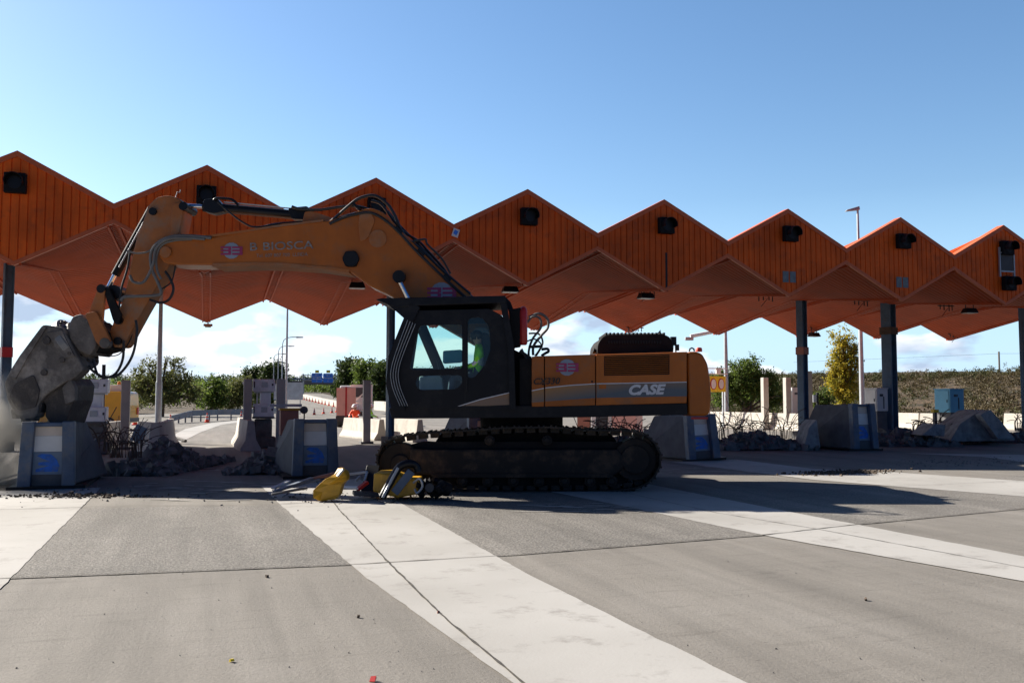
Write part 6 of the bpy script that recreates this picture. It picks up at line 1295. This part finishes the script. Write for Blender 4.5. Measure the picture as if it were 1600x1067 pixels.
# scrub on the hillside and the vines on its rim: nobody could count them
rr = random.Random(21); A, B, C = MB(), MB(), MB()
def scatter(mb, x, y, s, n, lsz): leafcloud(mb, [(x, y, hfun(x, y)-.1+s*.28, s, s, s*.55)], n, lsz, rr)
for i in range(1350):
    X = rr.uniform(47, 96); Y = rr.uniform(34, 150)
    s = rr.uniform(.6, 1.7)
    if mnoise.noise(Vector((X*.06, Y*.06, 7.))) > rr.uniform(-.25, .6): scatter(B, X, Y, s*1.1, 200, .085)
    else: scatter(A, X, Y, s, 190, .085)
for i in range(900):
    Y = 40+120*i/900; X = 93+rr.uniform(0, 8); scatter(C, X, Y, rr.uniform(.36, .5), 60, .075)
for i in range(160):
    Y = rr.uniform(40, 150); X = rr.uniform(84, 92); scatter(B, X, Y, rr.uniform(.7, 1.2), 170, .11)
tag(A.build('scrub', LF['scrub'], fix=False), 'brown dry scrub covering the hillside', kind='stuff'); tag(B.build('green_scrub', LF['scrubg'], fix=False), 'green scrub patches on the hillside', kind='stuff'); tag(C.build('vineyard', LF['vine'], fix=False), 'rows of vines along the top of the ridge', kind='stuff')
W2, V2 = MB(), MB()
for i in range(260):
    a = rr.uniform(-.62, -.16); Zd = rr.uniform(100, 300); p = D(800+F*a, 622, Zd)
    if -4 < p.x-(p.y-90)*.12 < 26 and p.y < 320 and a > -.30: continue
    scatter(W2, p.x, p.y, rr.uniform(1.0, 2.6)*(1+Zd/300), 90, .12+.0011*Zd)
for i in range(90):
    p = D(rr.uniform(440, 620), 622, rr.uniform(262, 300)); scatter(W2, p.x, p.y, rr.uniform(1.5, 3.5), 100, .4)
for i in range(150):
    p = D(rr.uniform(455, 620), 622, rr.uniform(150, 250))
    if p.x-(p.y-90)*.10 > 27: scatter(W2, p.x, p.y, rr.uniform(1., 2.4), 90, .32)
for i in range(320):
    a = rr.uniform(-.75, .0); p = D(800+F*a, 622, rr.uniform(380, 520)); scatter(V2, p.x, p.y, rr.uniform(4, 8), 130, .5)
tag(W2.build('brushwood', LF['green'], fix=False), 'brushwood and low trees beyond the exit road', kind='stuff'); tag(V2.build('far_woods', LF['dark'], fix=False), 'far dark woods on the skyline', kind='stuff')
# ------------------------------------------------------------------ dust thrown up by the crusher
dm = bpy.data.materials.new('dust'); dm.use_nodes = True; nt = dm.node_tree; nt.nodes.clear()
out = N(nt, 'ShaderNodeOutputMaterial'); pv = N(nt, 'ShaderNodeVolumePrincipled'); pv.inputs['Color'].default_value = (.95, .9, .82, 1); pv.inputs['Anisotropy'].default_value = .3
tc = N(nt, 'ShaderNodeTexCoord'); gr = N(nt, 'ShaderNodeTexGradient', gradient_type='SPHERICAL')
mp = N(nt, 'ShaderNodeMapping'); L(nt, tc.outputs['Object'], mp.inputs[0]); L(nt, mp.outputs[0], gr.inputs[0])
no = N(nt, 'ShaderNodeTexNoise', i_Scale=2.4, i_Detail=5., i_Distortion=.6); L(nt, tc.outputs['Object'], no.inputs['Vector'])
m1_ = N(nt, 'ShaderNodeMath', operation='MULTIPLY'); L(nt, gr.outputs['Fac'], m1_.inputs[0]); nr = N(nt, 'ShaderNodeMapRange'); nr.inputs[1].default_value = .40; nr.inputs[2].default_value = .66; L(nt, no.outputs['Fac'], nr.inputs[0]); L(nt, nr.outputs[0], m1_.inputs[1])
m2_ = N(nt, 'ShaderNodeMath', operation='MULTIPLY'); L(nt, m1_.outputs[0], m2_.inputs[0]); m2_.inputs[1].default_value = 7.; L(nt, m2_.outputs[0], pv.inputs['Density']); L(nt, pv.outputs[0], out.inputs['Volume'])
du = MB().ball((0, 0, 0), 1., 24, 14).build('dust', dm, smooth=True); dc = D(-25, 705, 17.0); du.location = dc; du.scale = (1.35, 1.4, 1.6); tag(du, 'pale dust cloud thrown up at the left by the crusher', kind='stuff')
